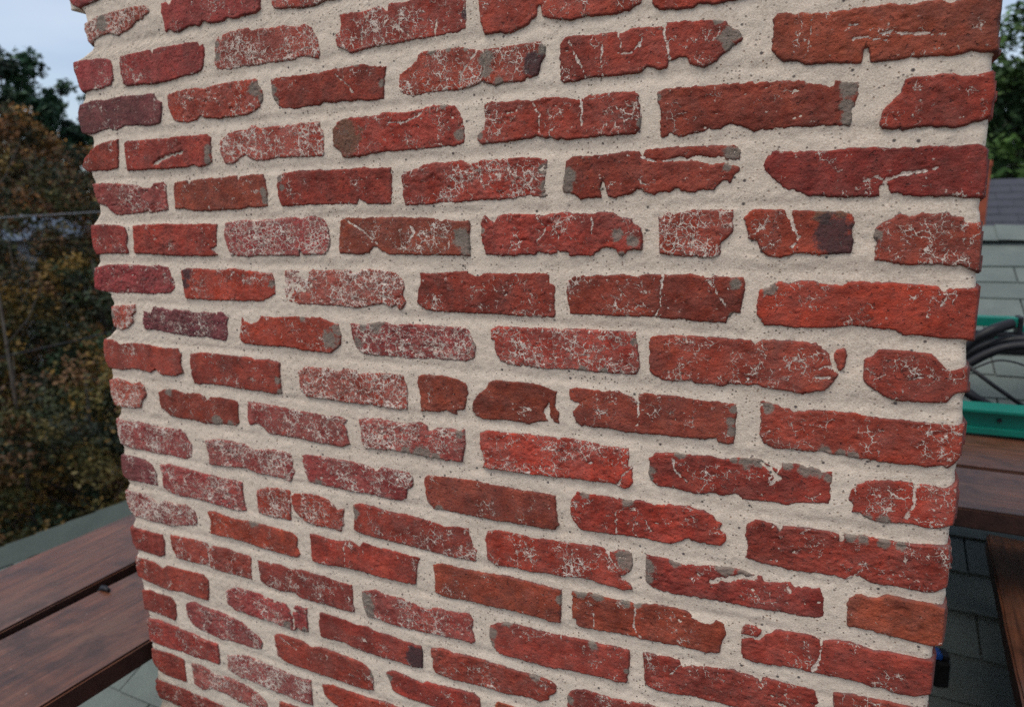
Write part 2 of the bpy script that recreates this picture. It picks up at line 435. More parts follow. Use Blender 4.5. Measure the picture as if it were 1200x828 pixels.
# ------------------------------------------------------------------ measured brick outlines: course and letter | clay | lime residue | outline (mm on the wall) | cracks and stains
BRICKS = """\
-3a|P|.3|28,220 99,216.5 101.5,176 79.5,173 43.5,169.5 27.5,176.5 20.5,185.5|
-2a|R|.8|51.5,145 70.5,149 84.5,152 122,154 154,154.5 173.5,154.5 198,153 210,148 208.5,140 197.5,136 191.5,132 176.5,130.5 168,125 151.5,119.5 127.5,116 110.5,121.5 88.5,120.5 70.5,116.5 62,109.5 54,117 54.5,127 49,134|g:95,139,12
-2b|P|.15|237,149.5 246,151 254,145 262.5,151.5 315,151.5 384,152.5 439.5,151 437,114 428.5,109.5 395,108.5 386.5,106.5 370,110.5 358.5,106 335,107 322.5,112.5 312.5,106.5 304,109 290,109 271,104 257,105.5 248.5,110 238.5,107 238.5,120.5 234.5,136|
-2c|R|.7|462,157 580,153.5 578,106 554.5,108 540,106 530.5,103 506.5,104.5 487.5,107 460.5,109.5 457,116.5|
-1a|P|.3|10,90.5 30.5,91.5 66,89.5 93,88 105,82.5 109.5,73 106,54 100,44.5 72.5,41 44.5,41.5 24.5,40 18,49 13.5,66.5 8.5,77|
-1b|P|.15|130.5,86 155.5,86.5 201,87.5 206,81.5 211,88.5 249.5,88 287,88 305,86.5 309.5,80 317,82 319,71.5 315.5,54 310,45.5 298,42 270,40.5 241,37.5 202,36 167,38.5 136,39.5 129,43.5 130.5,51.5 127,58 127.5,74.5|
-1c|R|.8|342,80.5 349.5,88.5 355.5,82 358.5,90 376,92.5 410,92.5 415.5,87.5 434,89 458,86.5 473.5,88 496.5,82.5 515.5,84.5 526,77 532.5,65.5 537,54 538,43 531.5,34.5 519,41 503.5,41.5 488,39 452.5,40 428,40 407.5,39.5 395,41.5 377.5,39.5 362.5,40 339,42.5 337.5,54.5|g:345,61,6 347,77,4
-1d|O|.6|574.5,87.5 588.5,87 609.5,86 633.5,89 643.5,88 650.5,81.5 653,90.5 679.5,88.5 699,91 760,91.5 767.5,89 767,51 764.5,44 749,42 731,41.5 709,41.5 683.5,41 660.5,40 640.5,40.5 623.5,40 609.5,39 588,37 574.5,44.5 567,48 565,57.5 566,65.5 573.5,66 575.5,76|c1.5:623,83 611,66 608,46;c1.5:665,62 684,44;c2:724,59 720,43;k:765,63,5
-1e|R|.3|783.5,89 850.5,89 982,81 984,44 972,38 953,36 933,36.5 918,38.5 902.5,36 882,40.5 866,44 864,56.5 861.5,57 860,46.5 852.5,43 849.5,39 833,35 824.5,31.5 808,35 789,35 788,43.5 784.5,51 783.5,63|
-1f|R|.1|991,85 1122,82.5 1186,76.5 1189,35 1124.5,34.5 1069,31.5 1058.5,31 1043,33.5 1038.5,30.5 1018.5,31.5 1002.5,33 994.5,41|
0a|B|.05|1118,9.5 1122.5,14 1130.5,14 1139.5,10.5 1145.5,12 1154,9.5 1172,9 1187,8.5 1203.5,9 1218,8.5 1234,6.5 1247,5.5 1249,7.5 1264.5,6.5 1270,3 1274.5,3.5 1287.5,4.5 1309.5,3 1310.5,-10 1309,-19 1312.5,-44.5 1298.5,-44 1290.5,-41.5 1282.5,-44 1269,-44 1257,-43.5 1246.5,-42.5 1241.5,-42.5 1231,-43.5 1216.5,-42.5 1209,-43 1206.5,-29 1202.5,-28.5 1202,-42.5 1185,-41 1165.5,-38.5 1152,-39 1144,-34.5 1130,-33 1123.5,-27.5 1118,-20.5 1118.5,-3.5|c1.2:1153,10 1155,-4 1152,-28;c1.5:1184,-6 1197,-7;c1.5:1193,-19 1215,-21 1224,-24;c2:1216,-16 1246,-21 1269,-24;c2:1246,-37 1241,-44
0b|D|.2|887,13.5 895,20 908,21 928,18.5 943,19 958,18.5 960.5,16.5 970,19.5 984,19.5 1005.5,17.5 1009,13.5 1010,19.5 1019,20.5 1034.5,18.5 1050,17.5 1063,16.5 1072,13 1078.5,6.5 1087,1.5 1089.5,-5 1088.5,-10 1081.5,-12 1076.5,-17 1071,-19.5 1065,-26 1058.5,-28.5 1052,-30.5 1043,-28 1036,-26 1032.5,-18 1027,-18.5 1019,-18.5 1014,-19.5 1012,-26.5 1004,-27.5 997,-24.5 990,-23 985,-28 976.5,-28.5 970.5,-28 961,-29 943.5,-28.5 928.5,-28 915.5,-29 908,-30.5 892,-30 888,-26.5 887,-8.5|c2:898,15 908,-4 919,-27;c2:938,6 937,-14 940,-28;c1.5:958,17 961,-1;c2:982,14 983,1 970,-7 958,-4;c2.5:1009,17 1011,-1 1015,-21;g:1076,-1,7 1076,-11,5 1083,-1,6 1065,15,4
0c|R|.6|664,4 671.5,7 681.5,11 692,18 694,24 702,27 727,27 757.5,25.5 778.5,20 787,19.5 787,19.5 804.5,18.5 821.5,19 835.5,19.5 849.5,19.5 863,19.5 869.5,13 869.5,2.5 864,-6 861.5,-16.5 851.5,-21.5 844.5,-18.5 842,-24 829,-23 815,-22.5 803.5,-25 792,-21.5 786,-18.5 777,-21.5 768,-23.5 746.5,-24.5 731,-24.5 705.5,-24.5 686,-27 670,-24 663.5,-17 662.5,-6.5|c2.5:778,18 756,-7 754,-19;c2:787,17 790,2 784,-20;g:715,26,4 739,25,3 764,23,3;g:791,7,9 792,-6,6 866,10,6 809,-21,6;k:855,-5,13
0d|D|.15|444,19.5 458.5,21 486,20.5 513,19.5 532,19.5 554.5,21 583.5,22 608,22.5 625,18 645,15 641.5,-3 639,-24.5 625.5,-25.5 611.5,-25.5 598,-23 583.5,-24 569,-21 558,-23.5 536,-20 530,-24 509,-23.5 489,-25.5 461.5,-22.5 448.5,-12.5 444.5,-3.5|c1.5:561,13 581,-2 588,-14;g:449,5,6 451,-10,6 598,23,4 637,-5,4
0e|R|.45|228,18 253,22 277,24 295.5,24 304,20 331.5,23.5 358.5,24 384.5,24 409.5,23 419.5,21.5 421,13.5 426.5,7 428,-5 421.5,-16 408,-22.5 390.5,-27 360.5,-26 333.5,-26.5 307,-23.5 298,-19.5 288,-25 269,-27 240.5,-24.5 233,-13 227.5,0.5|g:414,8,9 425,-5,5
0f|V|.3|12,22 47,26 85.5,24 118,26.5 159.5,24 199.5,23 203,13.5 214.5,8 212.5,-8 206.5,-23.5 181,-25.5 150.5,-23 124.5,-21 99.5,-26.5 81,-22.5 58.5,-25.5 30,-28.5 7.5,-24.5 6.5,-15.5 2.5,-1.5 5,10.5|
1a|D|.1|1239,-60.5 1243.5,-58.5 1253,-58.5 1267,-58.5 1278.5,-58.5 1284,-61.5 1294,-62.5 1310,-60.5 1313.5,-81 1312,-92 1312,-100 1304.5,-104 1298,-104.5 1293,-107 1284.5,-108.5 1271,-107 1257,-105.5 1244.5,-107 1224.5,-105.5 1221,-102 1221.5,-90 1225,-84.5 1231.5,-78 1236.5,-72|
1b|B|.05|1002,-50 1009,-46.5 1030,-47 1061,-48 1065.5,-49.5 1070,-48 1091.5,-49.5 1108.5,-49.5 1129,-50.5 1149,-52 1153,-55 1163,-56.5 1169,-59 1177.5,-60.5 1177,-54 1188,-57 1200.5,-58.5 1201.5,-70.5 1200,-82.5 1197,-83 1197,-96 1194.5,-100.5 1181,-99 1171.5,-98.5 1155.5,-99 1139.5,-98.5 1119,-99 1110.5,-99.5 1104.5,-100 1098,-96 1089,-93 1080.5,-89.5 1076,-91 1072,-95.5 1058.5,-94 1052,-97 1043,-97 1030.5,-100.5 1017.5,-96 1010.5,-100 1006,-98.5 1006,-86 1006,-68 1002,-61|g:1192,-66,9 1194,-90,7 1191,-80,6 1003,-57,3
1c|D|.35|786.5,-46 795.5,-41.5 817.5,-43.5 834.5,-42.5 854,-45.5 865,-43 881.5,-43.5 902.5,-47 913,-47.5 917,-49 923.5,-46 938.5,-45 953.5,-44 973.5,-45.5 980.5,-48 983,-59.5 985.5,-75.5 984,-86.5 979,-93 964,-92.5 949,-93.5 934,-92.5 913,-93.5 886.5,-93 870,-90 856.5,-87 848,-89 831,-90.5 807.5,-91 784,-92 776.5,-87 776.5,-78 786,-74.5 787,-62|c3:914,-49 916,-63 914,-79;c1.5:849,-45 862,-63 859,-82;g:781,-82,4 984,-82,4
1d|R|.3|550.5,-56.5 559.5,-48.5 565.5,-45 582,-43.5 610.5,-44.5 628,-44 635,-41 655.5,-42.5 672,-44 692,-42 714.5,-39.5 733.5,-39.5 746,-42.5 752,-49.5 757.5,-60 758.5,-70 759,-88.5 747,-91.5 728,-91.5 702.5,-92 676,-93 649,-92.5 617.5,-93 596,-96 566.5,-96.5 561.5,-88.5 551,-80.5 549.5,-69|c2:641,-54 665,-57 685,-52 705,-43;b:573,-68,23;g:752,-78,8 730,-40,4
1e|R|.75|333.5,-58 348.5,-49.5 371,-45 392.5,-45 399.5,-39.5 418,-45.5 443,-44.5 471.5,-45 499,-44 528,-44.5 528,-53.5 534,-59.5 534.5,-77 532.5,-92.5 510,-92 478.5,-91 446,-90 429.5,-92 412.5,-92 404,-91.5 391.5,-87.5 383.5,-82.5 370,-86.5 358,-93.5 340,-93.5 333,-80 330,-68.5|
1f|D|.15|114,-44.5 152,-44.5 187.5,-45 202.5,-46 237.5,-45 275.5,-45.5 308,-46.5 315.5,-52 312,-75.5 313.5,-88 301.5,-92.5 282.5,-94.5 271.5,-89 258.5,-93.5 229.5,-93.5 179.5,-93 143,-93 114,-91.5 112.5,-71|c4:181,-85 203,-76 248,-70;g:307,-69,7 305,-85,6
1g|D|.2|27.5,-52 55,-43.5 80,-41.5 99.5,-40 98,-63 93,-87 68,-89.5 11,-88.5 -3.5,-80.5 7.5,-65 20.5,-58.5|
2a|D|.1|1117,-129.5 1120.5,-124 1124,-119 1136.5,-120.5 1157,-121 1178.5,-121.5 1200,-120.5 1218.5,-120.5 1229.5,-123 1240.5,-123 1258.5,-123 1276,-123 1286,-125 1296,-123.5 1304.5,-123.5 1309.5,-126.5 1312,-129.5 1313,-142.5 1313.5,-156 1313,-172.5 1299,-173.5 1287,-171 1273,-171.5 1258.5,-170.5 1246,-169.5 1240.5,-167 1236,-167 1231.5,-159 1227,-159.5 1227,-170 1212.5,-169.5 1197.5,-169.5 1183.5,-168.5 1171.5,-166 1161.5,-167.5 1155.5,-164.5 1147,-160 1141,-160.5 1134.5,-156 1128,-149.5 1121.5,-143.5 1117,-138|c2:1210,-155 1221,-150 1232,-158;c3:1232,-153 1246,-148 1260,-147 1274,-143
2b|B|.1|894.5,-117.5 904,-113 923.5,-113 939,-113 954.5,-111.5 967,-110.5 983,-111.5 987,-116.5 989,-110 1003.5,-109 1027,-109 1050,-109.5 1068,-110 1085.5,-111 1090,-114 1093.5,-116 1093,-131.5 1093,-138 1086,-143 1084.5,-152 1078.5,-147.5 1072,-151.5 1065.5,-158 1054,-156.5 1045,-159.5 1031,-157 1023.5,-153 1019,-158.5 1007,-157 1000,-160.5 990,-156.5 982.5,-152.5 975,-158.5 965,-160.5 952.5,-162.5 946,-160 940.5,-140.5 938,-150 939.5,-162 924,-161.5 913,-163.5 902.5,-156 890,-153.5 891.5,-138.5|c4:1023,-123 1046,-124 1069,-126 1091,-129;c2:987,-118 1004,-123 1027,-123;c2:982,-142 991,-149;g:900,-134,8 897,-148,7;g:1082,-120,7 1088,-119,5 1080,-133,4
2c|R|.5|659,-124 664.5,-119 684.5,-116 695,-111 714.5,-109.5 733.5,-110 752.5,-108.5 765,-113.5 783,-110.5 810,-110 827.5,-110 847.5,-110 859,-111.5 871.5,-112.5 872.5,-122.5 869,-135 868,-145 872.5,-158.5 862.5,-160 847,-156.5 829.5,-159 812,-160.5 797,-159.5 782,-160 763,-160.5 744.5,-162 725,-161 699,-163 679,-163.5 665,-163.5 661.5,-153.5 661.5,-139.5|c1.5:780,-121 779,-141;c1.5:780,-121 779,-136;g:867,-125,6 867,-145,6 867,-156,5
2d|D|.15|442.5,-114.5 456,-110 484.5,-109 516,-109 546.5,-110.5 576.5,-110.5 598.5,-109.5 619.5,-112 644,-111.5 645,-128 643,-161 630.5,-161 616.5,-160 602,-160 588,-152.5 585.5,-160 565,-159 535,-159 503.5,-158 471.5,-158 447,-158.5 442,-146.5 440.5,-131.5|g:447,-119,5 450,-132,4
2e|B|.15|222,-115 251,-112.5 255.5,-119.5 263,-113 294,-111.5 331,-111.5 360.5,-110 363.5,-119 367.5,-111.5 389,-110 414.5,-110.5 418.5,-118 420.5,-133.5 420.5,-158.5 396,-159.5 378.5,-157.5 360.5,-161.5 333,-161 310,-161.5 286.5,-161.5 258,-161 239,-157 218,-156.5 218.5,-136.5|g:416,-149,6 414,-136,5
2f|P|.45|18.5,-109 58,-109 96.5,-112 133.5,-114.5 146,-120.5 164,-121 176,-113 196.5,-112 203,-117.5 201,-139 203,-158 183,-159 167,-162.5 146.5,-160 114,-163 80.5,-164.5 65,-160 50,-149 28.5,-143 22.5,-130|
3a|D|.35|1226.5,-198 1232,-193 1240.5,-189 1245.5,-186 1258.5,-189 1263.5,-186 1278,-186 1286.5,-185.5 1290,-189 1299,-190 1300,-195 1313,-196 1315,-211 1316.5,-242 1308.5,-240 1299.5,-236 1294.5,-237.5 1282,-235.5 1268,-236.5 1249.5,-236.5 1234.5,-233.5 1226.5,-231.5 1226,-223 1227.5,-214.5 1224,-209.5 1224.5,-202|g:1226,-206,4
3b|R|.2|1098.5,-188 1104,-179.5 1114.5,-178 1140,-179.5 1142,-187 1145.5,-190 1147,-180.5 1166.5,-181 1176.5,-182 1192.5,-181.5 1202.5,-185 1206.5,-193.5 1204.5,-199.5 1206.5,-214.5 1205,-225.5 1191.5,-226 1179.5,-226.5 1171.5,-227 1159,-225 1146.5,-227.5 1138.5,-229.5 1125.5,-229 1119,-223.5 1113,-213 1104,-208.5 1101.5,-198.5|c3:1145,-190 1156,-208 1150,-219;k:1190,-204,19 1197,-221,11;b:1177,-186,8 1193,-185,6
3c|O|.65|1004.5,-181.5 1009,-185.5 1017,-178.5 1024.5,-182 1036,-179 1047.5,-177 1066,-177.5 1088.5,-178 1088,-191.5 1088.5,-203 1081,-209.5 1076.5,-214 1075,-229 1061,-230.5 1044.5,-228.5 1021,-228.5 1008,-226 1007.5,-206.5 1006.5,-192.5|c2:1046,-198 1045,-227
3d|D|.3|778.5,-186.5 784.5,-177 797.5,-188 802.5,-178.5 817.5,-177 855,-178 866.5,-180 875,-177.5 894,-177 924,-179.5 939.5,-177 952.5,-178 960.5,-183 975.5,-186 978,-191 988,-195.5 988.5,-222.5 978.5,-221 971,-223.5 965,-230 959.5,-227.5 957,-221 945,-218.5 934.5,-223.5 929.5,-229 913,-229 898,-229 897,-225 883,-225 874.5,-228 857.5,-224 854.5,-228.5 834,-228 810.5,-229.5 783,-228 782.5,-216 777.5,-212|c1.5:855,-180 869,-195 855,-213;c1.5:889,-181 880,-196 886,-208;c1.5:927,-181 929,-204;g:959,-204,6 977,-211,6 965,-226,3 781,-197,3
3e|B|.3|553,-179.5 564,-176 593.5,-177.5 615,-177 643.5,-177 678,-178.5 708,-179.5 717.5,-184 727.5,-181.5 737,-184 762.5,-184 761.5,-199.5 761.5,-229.5 741.5,-229.5 715.5,-229.5 689,-229 661.5,-228.5 633.5,-228.5 619.5,-221.5 609,-217 601,-227 578.5,-229 548,-227 548,-206.5|c2:567,-183 592,-195 606,-207 616,-213;c3:671,-190 677,-199 668,-210;c1.5:710,-202 730,-205 732,-221;g:751,-208,12 756,-221,8
3f|P|.85|328.5,-180.5 353.5,-177.5 389.5,-176.5 419.5,-176.5 445,-175 470,-173.5 482,-176.5 498.5,-172.5 517.5,-176 527,-182 531.5,-194 533.5,-209 529,-223 521,-229 497,-230 478.5,-229 475.5,-221.5 472.5,-231 447.5,-231 439,-231 396,-231 369,-233 333,-230.5 328,-218 323.5,-198.5|
3g|D|.15|111.5,-180.5 143,-180 185,-179 225.5,-180.5 264.5,-180.5 293.5,-180 311,-181 304.5,-216.5 290,-220 307.5,-230 286,-232.5 247,-232 196.5,-232 145,-229.5 107,-228 109,-203.5|
3h|D|.2|0.5,-179 33,-177.5 72,-180 91,-184 95.5,-196.5 90.5,-214.5 92,-229 68,-229 34,-228.5 4.5,-231 -2,-218 -2,-199|
4a|O|.2|1118.5,-264.5 1129.5,-259.5 1137.5,-254 1148.5,-257 1156.5,-253.5 1171,-253 1181.5,-256 1193.5,-257 1199.5,-259 1204,-253.5 1209,-253 1216.5,-253.5 1228.5,-254 1243.5,-253 1258.5,-254.5 1273,-255.5 1284,-256.5 1289,-262 1293,-258 1317,-257.5 1317.5,-273.5 1318,-308.5 1306,-308 1292,-308.5 1281,-307 1266.5,-306.5 1257,-307 1250,-302 1239.5,-301.5 1228,-301 1216,-299 1202.5,-300.5 1192.5,-303 1172,-303.5 1155,-304.5 1142.5,-302.5 1125,-303.5 1120,-295 1116.5,-290 1117,-274|c2:1284,-256 1292,-264 1287,-277;g:1129,-263,6
4b|D|.15|895.5,-257.5 902.5,-253.5 918.5,-251.5 945.5,-251 963.5,-249.5 981.5,-251 996.5,-249 1019,-249 1026,-248.5 1050,-248.5 1066.5,-253 1070,-250.5 1084.5,-249.5 1088,-251 1102.5,-250.5 1104,-260 1102.5,-272 1101,-291 1093,-291 1087.5,-296 1085.5,-302.5 1070.5,-303 1052,-302 1037.5,-301 1008,-300 992.5,-299 977.5,-300.5 972,-300 946,-300 924.5,-300 899.5,-300.5 896.5,-288.5 894,-273|c1.5:1012,-250 1011,-287 1005,-300;c2:1067,-256 1074,-268 1083,-282;g:1094,-258,5 1092,-295,4
4c|D|.2|681,-251.5 701,-252.5 728,-250 757,-248.5 763,-253 772.5,-255.5 782,-250 806.5,-251 822,-250.5 845.5,-249 871.5,-248.5 874,-260.5 880,-263 880.5,-265.5 879.5,-305.5 856.5,-306 827,-305 796,-304.5 771,-304.5 739,-304.5 725.5,-305 698.5,-304 685,-300.5 676,-293.5 678,-276 683.5,-265.5 682.5,-252.5|
4d|R|.85|441,-251.5 462,-250.5 495,-249.5 526.5,-250.5 546.5,-250 562,-248.5 572.5,-254.5 588,-248 610.5,-247.5 632,-250.5 646,-253.5 656,-262 658,-273.5 653,-282.5 658,-291 657.5,-294 653.5,-301.5 646.5,-305 641.5,-299 632,-302.5 621.5,-297 607,-299 591.5,-302.5 569,-305 545.5,-303.5 518,-303.5 490,-303 465,-304 440,-298.5 437.5,-282 439.5,-256.5|
4e|O|.3|218.5,-254.5 234,-251 273.5,-252 302,-253.5 330.5,-250.5 362,-253.5 393,-255.5 414.5,-257 420,-266.5 419,-289 406,-296 389.5,-301.5 360.5,-301.5 314,-303 285,-303.5 256,-302.5 221,-301.5 218.5,-281|k:233,-260,9 225,-277,7;g:415,-273,5
4f|P|.3|-5.5,-253.5 30,-247.5 87,-247 136,-248.5 163,-247 186,-250.5 191.5,-263.5 199.5,-277.5 197,-286.5 184,-294 144,-296.5 89,-297 43,-298 8.5,-295.5 -11.5,-292 -9,-271|
5a|D|.25|1236,-321.5 1252.5,-321.5 1271,-322.5 1284,-323 1290,-329 1300,-340 1315.5,-334.5 1318,-360.5 1309,-362 1306,-364.5 1301,-373 1286.5,-374.5 1272,-374.5 1256.5,-375.5 1249,-373.5 1240.5,-367.5 1230.5,-361.5 1225,-355 1224,-335 1232,-328.5|c2.5:1264,-352 1277,-349
5b|D|.3|998.5,-324 1005.5,-320 1028,-318.5 1052.5,-318.5 1071,-318.5 1087.5,-319 1112.5,-319 1117,-323.5 1123.5,-318 1143,-317.5 1164.5,-318 1179,-319.5 1185.5,-324 1190,-329 1195.5,-333.5 1198,-325.5 1206.5,-322 1208.5,-329 1207,-343 1202.5,-350 1198,-360 1190.5,-370 1180,-372 1168,-377 1155,-374 1141.5,-374 1126,-372 1121.5,-370 1106,-372.5 1092,-371.5 1085,-375.5 1073.5,-374 1054,-374.5 1049,-371.5 1029.5,-374 1014.5,-374 1004.5,-368.5 999.5,-364 998.5,-343.5|c4:1192,-330 1197,-344 1204,-350;c3:1177,-350 1189,-344 1195,-346;c3:1181,-357 1194,-355
5c|R|.6|789,-323.5 799,-319.5 823.5,-319 832.5,-320.5 856.5,-318.5 885,-319 908,-317.5 930,-317.5 946,-318 964.5,-317 983,-317.5 984.5,-329 986,-341.5 989,-359.5 983.5,-369 965,-370.5 946.5,-370.5 930,-370 908,-369.5 890.5,-370 867.5,-371.5 843.5,-370.5 825.5,-370.5 813.5,-370 801,-365 795,-354 793.5,-340 787.5,-337.5|g:982,-329,4 916,-368,5 944,-368,4
5d|P|.75|558.5,-327 571,-326.5 586,-327.5 597.5,-324.5 620,-322 634.5,-325 663,-323 691,-323 725,-323.5 751,-322.5 757.5,-328 762,-339 766.5,-347.5 764.5,-365 749.5,-370.5 723,-370.5 688.5,-371.5 660.5,-373.5 631.5,-372.5 601.5,-373 579,-371.5 566,-363 560,-344.5|g:605,-326,11 582,-331,6 571,-356,7 764,-345,3
5e|O|.25|343,-325.5 347.5,-332 360.5,-336.5 375,-332.5 387,-323.5 420,-323.5 455,-320.5 480,-321 504.5,-320 524,-327 537.5,-329.5 542,-345.5 539,-361.5 520,-374 491.5,-374 466.5,-374 449.5,-370.5 415,-371 379,-371.5 361,-370.5 342.5,-370 333.5,-360 339,-342.5|g:522,-353,13 535,-339,8 469,-323,5
5f|V|.35|110,-326 127,-329 140,-317.5 166.5,-320 181.5,-323 192.5,-320 223,-321.5 238,-324.5 258,-322 282.5,-322.5 302,-320 315,-330 308.5,-342.5 312,-354.5 302.5,-369 286,-368 257,-364.5 226.5,-366 196,-364.5 164.5,-362.5 133,-358.5 111,-359.5 104.5,-348.5|
5g|R|.8|27,-321.5 56.5,-318.5 92,-316.5 91.5,-328.5 81.5,-336.5 82,-347.5 65.5,-360 42,-364.5 25.5,-358 26.5,-339|g:30,-335,6
6a|O|.3|1122.5,-388.5 1129,-387 1142.5,-390 1156,-393.5 1160.5,-396.5 1169,-394.5 1181.5,-392 1202,-391 1222.5,-391 1234.5,-393.5 1250.5,-394 1250.5,-394 1264,-393.5 1277,-394.5 1296,-394.5 1318,-394 1318.5,-410.5 1317.5,-426.5 1314,-435 1307,-441.5 1303.5,-438.5 1288.5,-442.5 1277.5,-441.5 1262,-442.5 1250,-441.5 1238,-442 1222,-441 1209.5,-441 1190.5,-439 1171.5,-440.5 1154,-440 1143,-441 1131.5,-437 1126,-427.5 1127,-412.5|g:1194,-436,5 1222,-438,5 1209,-438,4;g:1134,-394,5
6b|B|.15|898,-395 908,-391.5 924.5,-391.5 946.5,-391.5 963,-390.5 971,-394 979,-396 981.5,-397 985.5,-402 987,-393.5 994.5,-390 1010,-391.5 1030,-391 1050,-391.5 1062,-393 1083.5,-392 1101,-393.5 1101,-415.5 1101,-430.5 1099.5,-442 1090,-442 1080.5,-443 1079,-437 1066,-440.5 1051.5,-440.5 1031.5,-441.5 1011,-441.5 995.5,-442 990,-443 969,-442.5 947,-441 930.5,-441.5 917.5,-439 913.5,-442.5 906.5,-434.5 900.5,-424 913.5,-411.5 905,-411 899,-407.5|c2.5:985,-396 988,-417 986,-431;g:1098,-401,4 1097,-426,5 1095,-414,4
6c|B|.1|759,-424 767.5,-413 779.5,-404.5 782.5,-395.5 794,-391 813,-391.5 834.5,-391 852.5,-391.5 870,-395 882,-399.5 881,-409.5 879,-418 884.5,-426 884.5,-441.5 873,-441.5 858,-441.5 842.5,-447.5 827,-446.5 808.5,-445.5 792.5,-447.5 773,-448 763.5,-444.5 756.5,-438|c5:870,-416 867,-428 873,-438;c2:837,-425 846,-428
6d|B|.15|671.5,-396 684,-392.5 705,-393 722,-392 738.5,-396 748.5,-400 753,-413 749,-425 745.5,-437.5 733.5,-440.5 735,-447 726.5,-445.5 716.5,-442 702.5,-446.5 685,-447 674,-446.5 673,-432.5 675,-426 670.5,-411|
6e|R|.85|452.5,-407 468,-397.5 489,-397.5 514,-395.5 529.5,-401 546,-394.5 565.5,-396.5 569,-401 592.5,-397.5 622.5,-396 648,-396 651,-406.5 654.5,-422 652.5,-447 638,-449 619,-449 589,-447.5 565.5,-448 533.5,-448 509.5,-447 493,-447 467.5,-446 453.5,-437.5 453,-420.5|
6f|D|.2|217,-394 253,-390.5 292.5,-391 321,-392 354,-391 362.5,-395 390.5,-392 416.5,-396 415,-420 415.5,-446 397.5,-448.5 370.5,-446.5 333,-446.5 295,-444.5 270,-445 245,-446 219,-447 213.5,-433 213.5,-411|c3:245,-471 244,-490 231,-506;g:409,-424,5 411,-443,4
6g|R|.25|-9.5,-383.5 18,-382 37,-388.5 66.5,-385 100.5,-384.5 128,-387 154.5,-389 187,-387.5 195.5,-399.5 190.5,-412.5 195.5,-431 168,-438.5 135.5,-437.5 126,-429 111,-437 86,-434 63.5,-433 33.5,-438 -2,-436.5 -11.5,-423.5 -13.5,-403.5|
7a|O|.4|1221.5,-477 1228,-470 1239.5,-463 1255.5,-461 1269,-459.5 1278.5,-459.5 1280.5,-464 1283.5,-460 1297.5,-460 1307,-462 1317.5,-456 1319,-471.5 1319,-490 1318,-501 1305.5,-507 1294,-508.5 1282.5,-506.5 1275,-506.5 1259,-509.5 1247,-509 1234.5,-505.5 1232.5,-502 1224,-503.5 1224.5,-492.5 1220.5,-488|c3:1281,-464 1281,-483 1276,-500;g:1239,-507,5 1255,-508,6
7b|R|.15|1001,-471 1009,-464.5 1022,-461.5 1039.5,-460.5 1054.5,-460.5 1074,-458.5 1091,-461.5 1100,-457.5 1118.5,-456 1130,-456 1139.5,-461 1151,-464.5 1150.5,-455.5 1163.5,-456 1183.5,-457 1196,-460 1203.5,-458 1203.5,-471.5 1203,-497.5 1190,-498.5 1175,-501 1168.5,-502 1161,-507 1151,-505 1135,-505.5 1112,-507.5 1104.5,-501 1088,-506.5 1075.5,-504.5 1066,-507.5 1056,-509 1043.5,-507 1025.5,-505.5 1012.5,-506.5 1003,-499.5 1000.5,-492 1002,-480.5|c2:1030,-469 1035,-484 1048,-495;c3:1148,-460 1143,-483;c4:1130,-460 1149,-475;g:1004,-486,5 1003,-497,4 1114,-459,8 1126,-458,6 1100,-459,4 1039,-461,5 1157,-458,5 1179,-460,9 1190,-461,7 1199,-467,4
7c|O|.5|768.5,-466.5 782.5,-462 811.5,-462.5 842.5,-460 872.5,-460 902,-458.5 925,-459 933.5,-461 953,-463 977,-462 977.5,-476 975.5,-486 981.5,-486.5 982.5,-505.5 978,-513.5 970,-516.5 961.5,-513 953,-511.5 930.5,-513 907.5,-513 884,-515 860,-515.5 835.5,-516.5 810,-517 791,-517 772.5,-516 774.5,-504 768.5,-489.5|c3:980,-488 968,-499 964,-511
7d|P|.7|563,-471.5 580,-467.5 603,-465.5 625.5,-467.5 647.5,-468.5 673.5,-463 684,-467.5 685,-476.5 701.5,-468.5 719,-466.5 736,-467.5 745.5,-465 745,-492.5 739,-515 727,-515 706.5,-515 681.5,-515 660,-513.5 637.5,-513 615,-513 592,-515 572.5,-516 565,-506 566,-486|g:674,-511,13 645,-512,8 696,-513,6 737,-472,6
7e|P|.65|339,-465.5 358.5,-465.5 395.5,-467 431,-468.5 465.5,-470.5 490.5,-471 507.5,-471 532,-470.5 541.5,-475.5 535,-483 540,-492.5 541,-505.5 544.5,-513.5 528,-519.5 503,-519 477.5,-519 452,-517 425.5,-516.5 399,-516.5 380.5,-517 372,-509 363.5,-504.5 354.5,-502 339.5,-507 335.5,-495|
7f|D|.15|124.5,-469.5 142.5,-462.5 169.5,-461.5 195.5,-465.5 222,-462 242,-466 246,-473 253.5,-465 277.5,-464.5 301.5,-465.5 318.5,-467.5 315.5,-490 316,-504.5 307.5,-512.5 280.5,-512 260,-515 234.5,-515.5 204,-513 172,-513 150.5,-511.5 140.5,-504.5 127.5,-500 125,-485|g:266,-508,11 296,-510,7 153,-465,8
7g|R|.75|-6.5,-459 15.5,-454 41.5,-457 58,-461.5 76.5,-456 89.5,-463 92.5,-478 78.5,-491.5 73.5,-504 55,-507.5 25.5,-508 2,-507 -6.5,-487.5|
